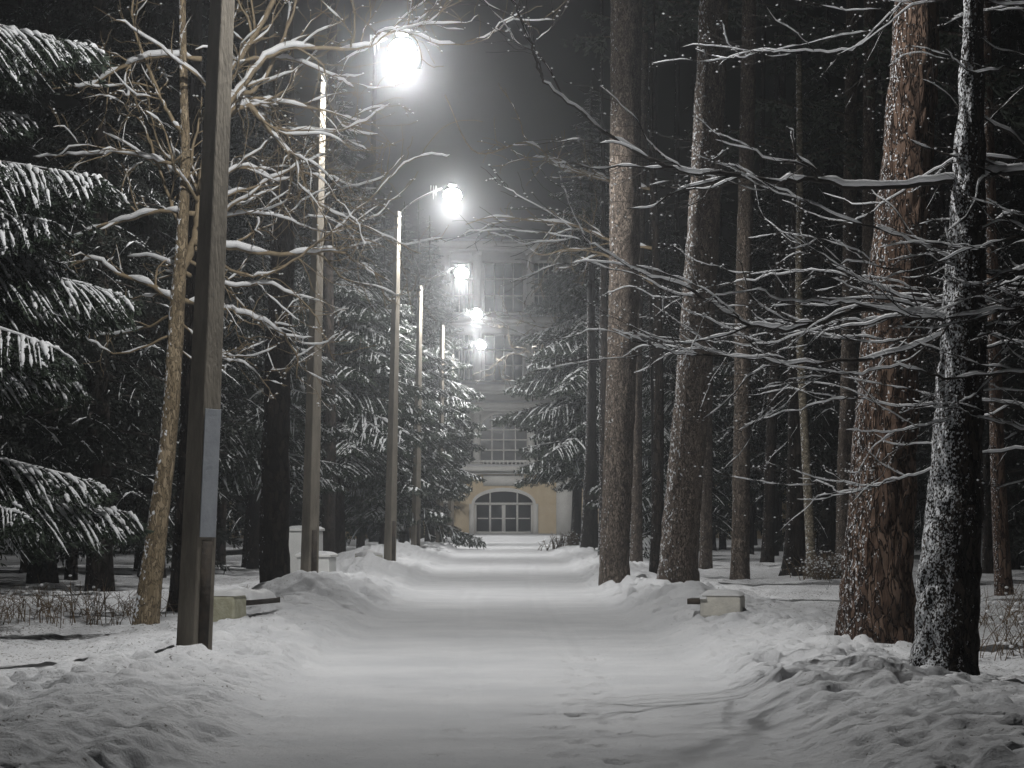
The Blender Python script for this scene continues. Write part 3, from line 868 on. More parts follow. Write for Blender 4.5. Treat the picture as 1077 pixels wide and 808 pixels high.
    # upper storeys: tall windows between half columns
    def win(xc, hwid, pz0, pz1, arched):
        f = MB(); z0, z1 = zz(pz0), zz(pz1); y0, y1 = 0.13, 0.248
        f.bar(xc - hwid - 0.1, xc - hwid, y0, y1, z0, z1); f.bar(xc + hwid, xc + hwid + 0.1, y0, y1, z0, z1)
        f.bar(xc - hwid - 0.14, xc + hwid + 0.14, y0 - 0.06, y1 - 0.002, z0 - 0.12, z0 - 0.002)
        if arched:
            aa = np.linspace(0, math.pi, 17)
            for a0, a1 in zip(aa[:-1], aa[1:]):
                f.prism([(xc + hwid * math.cos(a1), z1 + hwid * .7 * math.sin(a1)), (xc + hwid * math.cos(a0), z1 + hwid * .7 * math.sin(a0)),
                         (xc + (hwid + .12) * math.cos(a0), z1 + (hwid * .7 + .12) * math.sin(a0)), (xc + (hwid + .12) * math.cos(a1), z1 + (hwid * .7 + .12) * math.sin(a1))], y0 - 0.03, y1 - 0.004)
        else:
            f.bar(xc - hwid - 0.14, xc + hwid + 0.14, y0 - 0.04, y1 - 0.003, z1 + 0.002, z1 + 0.13)
        for k in (-1, 0, 1):
            f.bar(xc + k * hwid * 0.5 - 0.025, xc + k * hwid * 0.5 + 0.025, y0 + 0.03, y1 - 0.03, z0, z1 + (hwid * .6 if arched else 0))
        for t in (0.33, 0.67, 1.0):
            f.bar(xc - hwid, xc + hwid, y0 + 0.035, y1 - 0.03, z0 + (z1 - z0) * t - 0.03, z0 + (z1 - z0) * t + 0.03)
        fr = f.build('window', M['white'], root)
        g = MB()
        if arched:
            aa = np.linspace(0, math.pi, 17)
            g.prism([(xc - hwid, z0), (xc + hwid, z0)] + [(xc + hwid * math.cos(a), z1 + hwid * .7 * math.sin(a)) for a in aa], 0.22, 0.246)
        else:
            g.bar(xc - hwid, xc + hwid, 0.22, 0.246, z0, z1)
        g.build('pane', M['glass'], fr)
    for xc, hwid in ((-3.9, .75), (-1.95, .6), (0, 1.15), (1.95, .6), (3.9, .75)):
        win(xm + xc, hwid, 484, 452, abs(xc) < 0.1)
        win(xm + xc, hwid * 0.8, 400, 352, False)
        win(xm + xc, hwid * 0.8, 328, 276, False)
    for xc in (-4.9, -2.85, -1.32, 1.32, 2.85, 4.9):
        for (p0, p1) in ((490.5, 431.5), (404.5, 341.5), (333.5, 263.5)):
            c = MB(); zA, zB = zz(p0), zz(p1)
            c.tube([(xm + xc, 0.05, zA), (xm + xc, 0.05, zB)], [0.21, 0.18], 14); c.bar(xm + xc - .26, xm + xc + .26, -0.2, 0.23, zA, zA + 0.2); c.bar(xm + xc - .25, xm + xc + .25, -0.2, 0.23, zB - 0.22, zB)
            c.build('column', M['white'], root)
    return root
building()
tr = MB()
tx = np.linspace(-3.6, 4.6, 60); tyy = np.linspace(112.6, 125.9, 30)
TX, TY = np.meshgrid(tx, tyy)
edge = np.clip((TY - 112.6) / 0.6, 0, 1); edge = edge * edge * (3 - 2 * edge)
endf = np.clip(np.minimum(TX + 3.6, 4.6 - TX) / 0.8, 0, 1)
TZ = -0.1 + (0.36 + 0.05 * fbm(TX * 0.9, TY * 0.6, seed=3)) * edge * endf
i = (np.arange(29)[:, None] * 60 + np.arange(59)[None, :]).ravel()
tr.add(np.stack([TX, TY + 0.4 * fbm(TX * 0.5, TX * 0, seed=8), TZ], -1).reshape(-1, 3), np.stack([i, i + 1, i + 61, i + 60], 1))
tag(tr.build('snow_covered_terrace', M['snow'], None, True), kind='structure')

# ------------------------------------------------------------------ benches, boxes
def snow_cap(sx, sy, h, seed, nseg=14):
    u = np.linspace(-1, 1, nseg); U, V = np.meshgrid(u, u)
    zz = h * (1 - U ** 4) ** 0.5 * (1 - V ** 4) ** 0.5 * (0.8 + 0.6 * fbm(U * 1.6 + seed, V * 1.6, seed=seed))
    i = (np.arange(nseg - 1)[:, None] * nseg + np.arange(nseg - 1)[None, :]).ravel()
    mb = MB(); n = nseg * nseg
    mb.add(np.stack([U * sx / 2, V * sy / 2, zz], -1).reshape(-1, 3), np.stack([i, i + 1, i + nseg + 1, i + nseg], 1))
    return mb

def bench(px, py, az, L, blk, pl, h, label, snow_h, mat, wblk=0.36, ends=(0, 1), d=None, sink=0.0):
    d = d or dist_at(px, py)
    x = (px - CX) * d / F
    root = empty('bench', (x, d, g1(x, d) - 0.04 - sink), az)
    for e in ends:
        q = MB(); q.box((e * L, 0, h / 2), (wblk, 0.34, h)); q.build('end_block', M[mat], root, bevel=0.025)
    for k in (-1, 1):
        q = MB(); q.box(((L + wblk / 2) / 2 - (wblk / 4 if len(ends) > 1 else 0), k * 0.085, h * 0.72), (L - (wblk if len(ends) > 1 else wblk / 2) - 0.004, 0.15, 0.06)); q.build('plank', M['plank'], root)
    s = snow_cap(L - wblk, 0.42, snow_h, int(px)); o = s.build('snow', M['snow'], root, True); o.location = (L / 2, 0, h * 0.72 + 0.03)
    s = snow_cap(wblk * 1.02, 0.37, 0.065, int(px) + 3); o = s.build('snow', M['snow'], root, True); o.location = (0, 0, h - 0.002)
    tag(root, label, 'bench', 'benches with concrete ends beside the path')
    return root
bench(237, 653, 1.30, 1.2, 0, 0, 0.30, 'snow heaped bench with a mossy concrete end beside the nearest lamp post', 0.13, 'block', ends=(0,))
bench(760, 643, 2.9, 0.36, 0, 0, 0.24, 'low bench end of pale concrete half buried in snow before the leaning pines', 0.05, 'block_pale', 0.44, ends=(0,), sink=-0.08)
bench(393, 594, 1.75, 1.6, 0, 0, 0.27, 'small pale bench block before the lamp post standing in spruce boughs', 0.16, 'block_pale', 0.40)

def white_box(px, py, d, sx, sy, h, rz, label, lid):
    x = (px - CX) * d / F
    z = CH + (HY - py) * d / F
    root = empty('white_box', (x, d, min(z, g1(x, d))), rz)
    q = MB(); q.box((0, 0, h / 2 - 0.1), (sx, sy, h + 0.2)); q.build('body', M['white_box'], root, bevel=0.02)
    q = MB(); q.box((0, 0, h + 0.025), (sx + 0.06, sy + 0.06, 0.05)); q.build('lid', M['white_box'], root, bevel=0.012)
    q = MB(); q.box((0, -sy / 2 - 0.004, h * 0.5), (sx * 0.86, 0.008, h * 0.84)); q.build('door', M['white_box'], root, bevel=0.003)
    s = snow_cap(sx + 0.04, sy + 0.04, 0.07, int(px)); o = s.build('snow', M['snow'], root, True); o.location = (0, 0, h + 0.05)
    return tag(root, label, 'cabinet', 'white cabinets behind the lamp post')
white_box(333, 613, 46.0, 0.60, 0.50, 0.46, -0.2, 'squat white cabinet peeping out on both sides of the second lamp post', 1)
white_box(321, 607, 48.2, 0.58, 0.50, 0.86, -0.15, 'taller white cabinet behind the squat one, between dark pine and lamp post', 1)

# ------------------------------------------------------------------ pine crown shared by the tall pines (high above)
def pine_crown(seed):
    rg = np.random.default_rng(seed)
    leaf, wood = MB(), MB()
    pool = [bough(rg, 2.4, 0.12, 0.16, 0.05, 0.34, 10, 0, 0.03, 2) for _ in range(4)]
    sn = MB()
    for k in range(34):
        z = rg.uniform(-1.0, 7.0)
        merge_bough(pool[rg.integers(4)], rg.uniform(0, 6.28), rg.uniform(0.5, 1.1) * (1 - 0.5 * max(z, 0) / 7), (0, 0, z), rg.uniform(0.1, 0.5), leaf, sn, wood)
    c = leaf.build('crown', M['pine_needle']); wood.build('limbs', M['bark_pine'], c)
    return c
crown0 = pine_crown(5)
dD, dE, dA, dB, dC = DIST['pineD'], DIST['trunkE'], DIST['pineA'], DIST['pineB'], DIST['pineC']
pine('pine_tree', (921, 673), (962, 0), dD, 76, 46, 'bark_pine_red', 'massive reddish plated pine trunk beside the snow plastered leaning trunk', H=16, k=150, n=420, plates=0.016, flare=0.22, seed=3, crown=crown0)
pine('pine_tree', (648, 611), (661, 0), dA, 30, 33, 'bark_pine', 'straight thick brown pine trunk nearest the path, before the big spruce', H=22, k=64, n=200, plates=0.014, seed=4, crown=crown0, flare=0.12)
pine('pine_tree', (714, 614), (753, 0), dB, 39, 30, 'bark_pine_flecked', 'leaning pine trunk flecked with snow, flared wide at its foot', H=22, k=64, n=200, plates=0.014, seed=5, crown=crown0, flare=0.22)
pine('pine_tree', (778, 612), (787, 0), dC, 19, 15, 'bark_pine', 'slimmer straight brown pine standing behind the low concrete block', H=22, k=32, n=90, plates=0.01, seed=6, crown=crown0, flare=0.18)
pine('pine_tree', (668, 598), (676, 100), 60.0, 12, 9, 'bark_pine', 'thin pale brown pine just behind the thick pine nearest the path', H=20, k=20, seed=7, crown=crown0)
pine('pine_tree', (741, 602), (750, 100), 57.0, 13, 10, 'bark_pine', 'thin pine hidden behind the leaning flecked pine trunk', H=20, k=20, seed=8, crown=crown0)
pine('pine_tree', (637, 590), (634, 175), 64.0, 15, 5, 'bark_edge', 'dark trunk with a bright snow edge, beside the thick pine nearest the path', H=14, k=24, seed=9, crown=None)
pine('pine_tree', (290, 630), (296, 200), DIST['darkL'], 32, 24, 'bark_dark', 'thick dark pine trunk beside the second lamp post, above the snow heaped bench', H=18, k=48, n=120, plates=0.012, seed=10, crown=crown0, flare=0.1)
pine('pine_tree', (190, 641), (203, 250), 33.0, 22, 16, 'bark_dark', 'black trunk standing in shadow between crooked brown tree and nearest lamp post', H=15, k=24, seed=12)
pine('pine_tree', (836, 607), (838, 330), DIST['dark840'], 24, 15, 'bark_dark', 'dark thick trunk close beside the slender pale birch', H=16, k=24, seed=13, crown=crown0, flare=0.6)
pine('birch_tree', (852, 609), (842, 330), DIST['birch850'], 10, 8, 'bark_birch', 'slender pale birch trunk leaning against a dark thick one', H=10, k=16, seed=14, rough=0.06)
pine('pine_tree', (887, 590), (893, 380), 58.0, 18, 16, 'bark_pine', 'grey brown pine behind the snow dusted bush, near the massive pine', H=18, k=20, seed=15, crown=crown0)
pine('pine_tree', (905, 600), (912, 380), 50.0, 15, 14, 'bark_pine', 'pale trunk half hidden behind the massive reddish pine', H=18, k=20, seed=16, crown=crown0)
pine('pine_tree', (1058, 626), (1048, 440), 38.0, 18, 15, 'bark_pine_red', 'brown trunk standing alone behind the snow plastered trunk, near dry stems', H=15, k=24, seed=17, crown=crown0)
pine('pine_tree', (618, 583), (622, 400), 76.0, 14, 10, 'bark_edge', 'short stout trunk with snowy bark under the big spruce', H=9, k=20, seed=18)

# background trunks seen deep in the forest on both sides of the path
bgr = np.random.default_rng(21)
first = None
SHARE = {-1: 'dim trunk among the unlit forest on the lamp side of the path', 1: 'dim trunk in the dark forest behind the row of pines across from the lamps'}
for side, spots in ((-1, [(75, 47, 12), (145, 55, 9), (110, 63, 10), (30, 52, 13), (232, 60, 10), (262, 58, 12), (345, 62, 15), (358, 66, 10), (378, 84, 8), (210, 70, 9)]),
                    (1, [(691, 66, 12), (704, 80, 8), (806, 64, 13), (820, 84, 7), (789, 78, 8), (862, 74, 9), (760, 88, 7), (940, 66, 12), (955, 78, 10), (1000, 60, 13), (1040, 52, 12), (1072, 60, 11), (728, 92, 6)])):
    for (px, d, wpx) in spots:
        base_py = HY + (CH - 0.1) * F / d
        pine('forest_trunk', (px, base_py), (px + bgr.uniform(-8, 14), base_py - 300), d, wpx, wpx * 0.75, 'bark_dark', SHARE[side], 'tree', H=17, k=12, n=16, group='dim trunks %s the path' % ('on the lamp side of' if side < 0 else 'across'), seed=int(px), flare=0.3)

# leaning snow-plastered trunk in front, with its fork
rE = pine('leaning_tree', (991, 712), (1026, 0), dE, 70, 20, 'bark_snowy', 'leaning dark trunk plastered with snow on its lamp side, nearest of all trunks', H=9, k=110, n=300, plates=0.016, rough=0.07, flare=0.10, seed=19)

# ------------------------------------------------------------------ bare trees hung with snow
def bare_tree(name, base, d, trunk_px, trunk_r, limbs, mat, twig, label, seed, opt, trunk_k=40, rs=1.0):
    """trunk_px: list of (px, py[, d]); limbs: list of (list of (px, py), r0 m, r1 m, d offset at tip)"""
    rg = np.random.default_rng(seed)
    root = empty(name, base)
    b = np.array(base, float)
    tp = [P(q[0], q[1], d) - b for q in trunk_px]
    tp = [tp[0] + np.array([0, 0, -0.3])] + tp
    tr_ = [trunk_r[0]] + list(trunk_r)
    trunk_mesh(tp, tr_, trunk_k, 160, seed, 0.06, 0.15, 0.004).build('trunk', M[mat], root, True)
    for (pts, r0, r1, dd0, dd1, dp) in limbs:
        n = len(pts)
        w3 = [P(q[0], q[1], d + dd0 + (dd1 - dd0) * k / (n - 1)) - b for k, q in enumerate(pts)]
        L = sum(np.linalg.norm(w3[k + 1] - w3[k]) for k in range(n - 1))
        path = spline(w3, max(10, int(L / 0.07)))
        path[1:-1] += rg.normal(size=path[1:-1].shape) * min(0.008, 0.006 * L)
        wood, snow = MB(), MB()
        grow(wood, snow, path, r0 * rs, r1 * rs, dp, rg, opt)
        o = wood.build('branch', M[twig], root, True)
        if snow.v: snow.build('snow', M['snow'], o, True)
    return root

# the crooked brown tree behind the nearest lamp post
dM = DIST['maple']
bx = (153 - CX) * dM / F
tag_l = 'crooked brown tree with snow laden tangled branches behind the nearest lamp post'
opt = dict(k=[3, 4, 6, 8], dens=[0, 6.0, 4.6, 2.6], maxlen=[0.7, 0.9, 1.5, 2.0], t0=0.12, bias=(0.0, -0.05, 0.10), wig=0.22, step=0.09, rmin=0.0042, snow=1.7, gap=0.30, buds=0.7, budr=0.010, sadd=0.005, ang=(0.4, 1.15))
limbs = [
    ([(205, 225), (163, 223), (130, 232), (99, 240), (64, 257)], .040, .010, 0, 0.40, 2),
    ([(212, 62), (163, 59), (125, 72), (94, 89), (54, 94)], .040, .012, 0, 0.30, 2),
    ([(180, 172), (150, 165), (115, 161), (75, 163), (35, 165)], .030, .008, 0, .5, 2),
    ([(190, 322), (160, 300), (124, 287), (99, 272), (74, 282)], .050, .010, 0, 0.30, 2),
    ([(200, 290), (183, 280), (160, 270), (134, 270)], .032, .010, 0, 0.45, 2),
    ([(183, 330), (150, 345), (110, 352), (80, 345)], .022, .006, 0, .5, 2),
    ([(182, 352), (130, 372), (100, 362), (85, 350)], .020, .005, 0, 0.20, 2),
    ([(195, 250), (170, 185), (150, 130), (128, 120)], .030, .008, 0, 0.35, 2),
    ([(192, 140), (170, 105), (140, 20), (150, -40)], .035, .010, 0, 0.15, 2),
    ([(190, 290), (205, 250), (212, 190), (225, 130), (245, 75), (280, 15), (300, -40)], .066, .035, 0, .3, 2),
    ([(228, 120), (250, 100), (270, 92), (290, 60), (302, 30), (318, -20)], .045, .015, 0, 0.40, 2),
    ([(212, 200), (235, 130), (260, 111), (285, 139), (314, 173), (324, 203), (344, 220), (384, 238), (443, 267)], .055, .008, 0, 0.60, 2),
    ([(205, 255), (240, 260), (300, 268), (350, 264), (379, 276), (414, 300)], .050, .008, 0, 0.45, 2),
    ([(218, 150), (250, 72), (300, 62), (350, 80), (372, 92)], .040, .009, 0, 0.50, 2),
    ([(222, 140), (250, 104), (300, 108), (350, 119), (389, 132)], .034, .007, 0, 0.65, 2),
    ([(228, 125), (280, 60), (325, 50), (384, 50), (418, 33), (468, 47), (499, 42)], .045, .008, 0, 0.30, 2),
    ([(190, 315), (225, 322), (255, 330), (285, 342), (310, 369), (312, 398)], .040, .008, 0, 0.50, 2),
    ([(205, 262), (270, 290), (340, 252), (384, 213), (433, 168), (473, 163)], .024, .004, 0, 0.40, 1),
    ([(200, 275), (240, 300), (290, 300), (330, 330), (352, 380)], .028, .006, 0, 0.45, 2),
    ([(208, 240), (250, 225), (300, 230), (350, 245), (400, 215)], .024, .005, 0, 0.60, 2),
    ([(212, 205), (255, 175), (300, 190), (335, 150), (380, 150)], .026, .005, 0, .8, 2),
    ([(205, 260), (230, 285), (262, 330), (300, 352), (330, 355)], .026, .006, 0, .6, 2),
    ([(186, 335), (230, 375), (262, 385), (290, 420)], .020, .005, 0, 0.30, 2),
    ([(181, 360), (215, 385), (240, 372), (258, 395)], .016, .005, 0, 0.25, 1),
]
rM = bare_tree('crooked_tree', (bx, dM, g1(bx, dM)), dM, [(153, 663), (165, 560), (178, 450), (186, 330), (191, 255), (195, 170), (193, 80), (192, -20), (196, -160)],
               [.128, .105, .085, .080, .062, .05, .04, .03, .015], limbs, 'bark_maple', 'twig', tag_l, 31, opt, rs=0.72)
tag(rM, tag_l, 'tree')

# the bare tree reaching in from beside the path, its trunk outside the photograph
dR = 18.9
bxR = (1235 - CX) * dR / F
optR = dict(k=[3, 4, 6, 8], dens=[0, 8.0, 3.2, 3.4], maxlen=[0.26, 0.55, 0.95, 1.2], t0=0.08, bias=(-0.22, -0.02, 0.0), wig=0.14, step=0.05, rmin=0.0022, snow=1.5, gap=0.24, buds=2.2, budr=0.0068, sadd=0.0028, ang=(0.25, 0.85), ydepth=1.0)
tips = [
    ([(1210, 160), (1150, 172), (1077, 179), (1023, 186), (963, 193), (899, 197), (857, 188), (820, 190), (768, 183), (723, 181), (684, 168), (639, 141), (604, 111), (575, 87), (560, 58), (550, 27), (537, -4), (528, -30)], .040, .005, 0, -1.0, 2),
    ([(860, 189), (848, 174), (810, 168), (790, 158), (770, 152), (752, 147)], .013, .003, -.4, -.7, 2),
    ([(1215, 300), (1150, 330), (1077, 342), (1013, 341), (960, 328), (899, 327), (849, 344), (810, 344), (768, 332), (723, 302), (674, 287), (639, 267), (612, 248)], .044, .005, 0, -.8, 2),
    ([(1200, 280), (1130, 290), (1077, 285), (1043, 287), (998, 270), (949, 250), (899, 233), (850, 213), (800, 190), (775, 172)], .026, .004, 0, -.6, 2),
    ([(1200, 320), (1077, 300), (1018, 316), (963, 316), (899, 292), (850, 262), (815, 238)], .026, .004, 0, .4, 2),
    ([(1210, 380), (1120, 350), (1060, 345), (998, 348), (949, 370), (874, 381), (820, 381), (768, 374), (713, 371), (669, 356), (644, 346)], .034, .004, 0, -.5, 2),
    ([(1200, 450), (1100, 470), (1020, 480), (967, 498), (936, 506), (891, 519), (866, 508), (840, 503)], .016, .003, 0, .6, 2),
    ([(1190, 120), (1110, 80), (1060, 72), (1020, 75), (995, 52)], .020, .004, 0, -.6, 2),
    ([(1190, 60), (1100, 12), (1040, 2), (1015, -12)], .018, .004, 0, -.4, 2),
    ([(1100, 30), (1000, -30), (948, 2), (899, 50), (850, 54), (800, 56), (770, 62)], .016, .003, .3, .3, 2),
    ([(1000, 0), (960, 5), (936, 25), (905, 46), (880, 58)], .010, .003, .2, .2, 2),
    ([(1090, 170), (1020, 165), (980, 180), (930, 215), (900, 232), (865, 238)], .014, .003, .2, .7, 2),
    ([(1190, 240), (1080, 225), (1035, 235), (1010, 262), (960, 268)], .018, .004, 0, .5, 2),
    ([(1210, 340), (1130, 310), (1060, 300), (990, 305), (920, 300), (860, 285), (800, 292), (745, 305)], .024, .003, .2, 1.2, 2),
    ([(1210, 350), (1130, 330), (1060, 325), (980, 335), (900, 318), (840, 318), (790, 305), (740, 318)], .024, .003, -.2, -1.2, 2),
    ([(1210, 380), (1140, 372), (1060, 362), (990, 372), (930, 356), (870, 352), (815, 338), (770, 345)], .024, .003, .3, 1.0, 2),
    ([(1210, 400), (1140, 400), (1070, 392), (1000, 398), (950, 385), (890, 395), (840, 398), (795, 410)], .022, .003, -.2, -1.0, 2),
    ([(1210, 410), (1140, 425), (1070, 425), (1010, 420), (950, 428), (900, 418), (850, 428), (800, 440)], .020, .003, .3, .8, 2),
    ([(1210, 420), (1140, 455), (1080, 452), (1020, 440), (970, 448), (925, 455), (890, 452)], .018, .003, 0, -.6, 2),
    ([(1200, 290), (1130, 262), (1077, 250), (1020, 262), (960, 285), (900, 275), (850, 290)], .020, .003, -.2, -.9, 2),
    ([(1200, 330), (1120, 335), (1050, 318), (980, 322), (930, 335), (880, 340), (800, 362), (745, 358)], .022, .003, .1, .4, 2),
]
rR = bare_tree('snowy_bare_tree', (bxR, dR, g1(bxR, dR)), dR, [(1235, 805), (1228, 600), (1222, 420), (1214, 280), (1205, 150), (1195, 0), (1185, -140)], [.16, .14, .12, .10, .075, .05, .03],
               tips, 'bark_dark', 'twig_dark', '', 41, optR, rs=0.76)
tag(rR, 'bare tree reaching in with long drooping snow covered branches and fine budded twigs', 'tree')

# thin branches hanging in the mist over the road from trees further along
def stray(name, dR, pts, r0, r1, lab, seed, ext):
    root = empty(name, P(ext[0], ext[1], dR))
    b = np.array(root.location)
    rg = np.random.default_rng(seed)
    o2 = dict(opt); o2.update(gap=.5, maxlen=[.5, .7, 1.2, 1.6], rmin=.007 * dR / 40, dens=[0, 2.5, 2.4, 2.4])
    for q in pts:
        wood, snow = MB(), MB()
        p3 = spline([P(a[0], a[1], dR + 0.4 * k) - b for k, a in enumerate(q)], 34)
        grow(wood, snow, p3, r0, r1, 2, rg, o2)
        o = wood.build('branch', M['twig'], root, True)
        if snow.v: snow.build('snow', M['snow'], o, True)
    x, y, z = b
    gz = g1(x, y)
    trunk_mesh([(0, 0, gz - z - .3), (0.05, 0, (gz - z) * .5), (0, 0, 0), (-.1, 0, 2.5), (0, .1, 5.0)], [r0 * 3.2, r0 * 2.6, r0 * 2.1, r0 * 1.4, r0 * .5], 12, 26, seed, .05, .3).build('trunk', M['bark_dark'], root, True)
    tag(root, lab, 'tree')
stray('bare_tree', 46.0, [[(690, 262), (640, 252), (600, 236), (560, 232), (520, 228), (490, 236)], [(690, 300), (640, 270), (600, 262), (568, 268), (545, 250)], [(690, 200), (640, 190), (590, 175), (555, 150), (500, 160), (468, 100)]],
      .035, .008, 'thin misty bare tree behind the thick pine, its twigs hanging over the road', 51, (690, 262))
stray('bare_tree', 92.0, [[(606, 350), (575, 345), (550, 338), (524, 328)], [(606, 372), (575, 362), (552, 352), (528, 343)], [(606, 395), (570, 385), (540, 372), (515, 388)]],
      .06, .016, 'frosted bare tree before the misty upper windows, twigs reaching toward the lamps', 52, (606, 372))

# ------------------------------------------------------------------ spruces
near = make_spruce('snowy_spruce', 15, 3.2, 1.9, 61, nl=0.06, nw=0.016, tw_step=0.11, per=70, snow_amt=0.95, sr=0.029, n_b=60, sub=4)
# the boughs that reach into the photograph
rg = np.random.default_rng(77)
leaf, sn, wd = MB(), MB(), MB()
dS = 24.5
sx = (-210 - CX) * dS / F
sz = g1(sx, dS)
for (tx_, ty_, z0_) in ((95, 48, 300), (30, 120, 260), (105, 190, 120), (70, 240, 90), (122, 300, 180), (80, 350, 230), (72, 392, 240), (132, 540, 330), (95, 500, 320), (40, 540, 330), (60, 275, 120), (20, 62, 200), (118, 318, 190)):
    tip = P(tx_, ty_, dS + rg.uniform(-1.6, 0.6)); L = abs(tip[0] - sx) * 1.03
    B = bough(rg, L, rg.uniform(0.16, 0.30), 0.06, 0.016, 0.055, 75, 0.97, 0.024, 4, 0.22)
    tipz = np.concatenate(B[1].v)[:, 2].min() * 0.55
    az = math.atan2(tip[1] - dS, tip[0] - sx)
    merge_bough(B, az, 1.0, (0, 0, tip[2] - sz - tipz), 0.0, leaf, sn, wd)
c = leaf.build('crown', M['needle'], near); wd.build('limbs', M['twig_dark'], c); sn.build('snow', M['snow'], c, True)
near.location = (sx, dS, sz)
near.rotation_euler = (0, 0, 0)
tag(near, 'big snow loaded spruce reaching boughs in at the very edge, nearest spruce', 'tree')

A = make_spruce('spruce_tree', 13.0, 2.7, 2.3, 62, nl=0.12, nw=0.034, tw_step=0.14, per=33, snow_amt=0.50, sr=0.042, n_b=200)
B_ = make_spruce('spruce_tree', 11.0, 2.4, 1.0, 63, nl=0.12, nw=0.034, tw_step=0.14, per=28, snow_amt=0.46, sr=0.042, n_b=190)
C_ = make_spruce('spruce_tree', 16.0, 2.6, 1.2, 64, nl=0.12, nw=0.035, tw_step=0.17, per=22, snow_amt=0.10, sr=0.03, n_b=130, needle='needle_shade')
put_spruce(A, True, 352, 66, 0.4, 1.0, 'big snowy spruce behind the second lamp post, boughs spread over the pale block')
put_spruce(B_, True, 404, 79, 1.3, 1.0, 'full snowy spruce between the third and fourth lamp posts')
put_spruce(A, False, 452, 97, 2.6, 0.95, 'snowy spruce closest to the door, at the end of the lamp row')
put_spruce(B_, False, 425, 90, 4.0, 1.1, 'spruce with thick snow pads behind the fourth lamp post')
put_spruce(A, False, 268, 56, 3.4, 0.85, 'shadowed spruce between the nearest lamp post and the dark pine')
put_spruce(A, False, 622, 84, 0.9, 1.18, 'big dark spruce leaning its boughs over the path before the building')
put_spruce(A, False, 648, 92, 5.0, 1.05, 'spruce rising behind the big dark one across from the lamps')
put_spruce(B_, False, 700, 70, 2.2, 0.9, 'snow dusted spruce between the thick pine and the leaning pine')
put_spruce(A, False, 812, 76, 1.1, 0.95, 'dim spruce behind the slim pine and the pale birch')
first = True
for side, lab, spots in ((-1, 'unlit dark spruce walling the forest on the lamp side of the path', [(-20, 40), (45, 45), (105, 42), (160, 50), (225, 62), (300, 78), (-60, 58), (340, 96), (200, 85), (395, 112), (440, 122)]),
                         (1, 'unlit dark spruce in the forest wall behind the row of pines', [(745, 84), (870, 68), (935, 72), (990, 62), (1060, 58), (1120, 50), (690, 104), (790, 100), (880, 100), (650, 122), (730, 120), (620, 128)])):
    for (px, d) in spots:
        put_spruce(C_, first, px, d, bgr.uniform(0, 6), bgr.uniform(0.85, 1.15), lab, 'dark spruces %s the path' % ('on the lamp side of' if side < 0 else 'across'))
        first = False

# ------------------------------------------------------------------ bushes, dry stems
def stems(name, px, py, n, h, spread, lab, seed, snow=0.0, cat='plant', mat='dry'):
    d = dist_at(px, py); x0 = (px - CX) * d / F
    rg = np.random.default_rng(seed); z0 = g1(x0, d)
    root = empty(name, (x0, d, z0))
    st, sn_ = MB(), MB()
    for k in range(n):
        bx_, by_ = rg.normal(size=2) * spread * np.array([1, 0.7])
        hh = h * rg.uniform(0.4, 1.2); dv = rg.normal(size=2) * 0.35
        p = np.array([[bx_ + dv[0] * hh * t ** 1.4, by_ + dv[1] * hh * t ** 1.4, g1(x0 + bx_, d + by_) - z0 - 0.05 + hh * t - 0.12 * hh * t ** 3] for t in np.linspace(0, 1, 6)])
        st.tube(p, np.linspace(0.0055, 0.002, 6) * d / 25, 3)
        for q in range(3):
            i = rg.integers(2, 5); e = p[i] + rg.normal(size=3) * 0.10 * np.array([1, 1, .7]) + np.array([0, 0, .06])
            st.tube([p[i], (p[i] + e) / 2, e], [0.003 * d / 25, .0025 * d / 25, .0015 * d / 25], 3)
            if rg.random() < snow: sn_.blob(e, (0.022, .022, .014), k, 6)
    c = st.build('stems', M[mat], root)
    if sn_.v: sn_.build('snow', M['snow'], c, True)
    return tag(root, lab, cat)
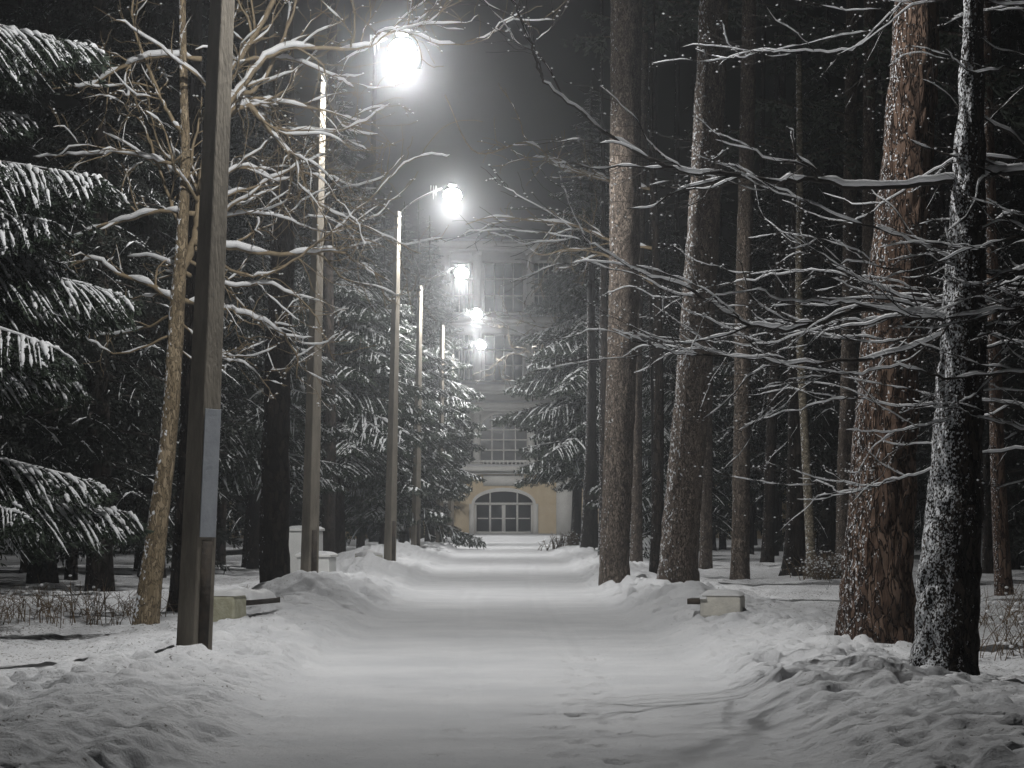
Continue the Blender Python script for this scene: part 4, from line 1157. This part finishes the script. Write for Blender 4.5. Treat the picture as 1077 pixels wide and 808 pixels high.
stems('bush', 880, 609, 170, 0.55, 0.30, 'snow dusted low bush of fine twigs beside the massive pine', 71, 0.9, 'bush')
stems('dry_plant', 30, 655, 120, 0.45, 0.7, 'dry reddish stems poking through snow at the dark forest edge', 72, 0.15)
stems('dry_plant', 85, 645, 60, 0.35, 0.6, 'thin dry grass stalks beside the crooked brown tree', 73, 0.1)
stems('dry_plant', 1050, 690, 40, 0.55, 0.35, 'sparse tall dry stems beside the snow plastered leaning trunk', 74, 0.25)
stems('dry_plant', 1062, 655, 50, 0.5, 0.5, 'tangle of dry weeds below the lone brown trunk', 75, 0.2)
stems('bush', 596, 574, 70, 0.5, 0.35, 'small bare bush beside the snowy bank near the building', 76, 0.5, 'bush')

# ------------------------------------------------------------------ mist, with the added lens bloom scatter
me = bpy.data.meshes.new('haze')
V = [(x, y, z) for z in (-2.2, 26.0) for (x, y) in ((-100, -24), (100, -24), (100, 430), (-100, 430))]
me.from_pydata(V, [], [(0, 3, 2, 1), (4, 5, 6, 7), (0, 1, 5, 4), (1, 2, 6, 5), (2, 3, 7, 6), (3, 0, 4, 7)])
hm = bpy.data.materials.new('mist'); hm.use_nodes = True
nt = hm.node_tree; nt.nodes.remove(nt.nodes['Principled BSDF'])
pv = nt.nodes.new('ShaderNodeVolumePrincipled')
pv.inputs['Color'].default_value = (0.86, 0.90, 0.96, 1)
pv.inputs['Density'].default_value = HAZE_D
pv.inputs['Anisotropy'].default_value = HAZE_G
pv2 = nt.nodes.new('ShaderNodeVolumePrincipled')
pv2.inputs['Color'].default_value = (0.90, 0.93, 0.97, 1)
pv2.inputs['Density'].default_value = BLOOM_D
pv2.inputs['Anisotropy'].default_value = BLOOM_G
va = nt.nodes.new('ShaderNodeAddShader')
nt.links.new(pv.outputs[0], va.inputs[0]); nt.links.new(pv2.outputs[0], va.inputs[1])
nt.links.new(va.outputs[0], nt.nodes['Material Output'].inputs['Volume'])
me.materials.append(hm)
ho = bpy.data.objects.new('haze', me); COL.objects.link(ho)
tag(ho, kind='stuff')
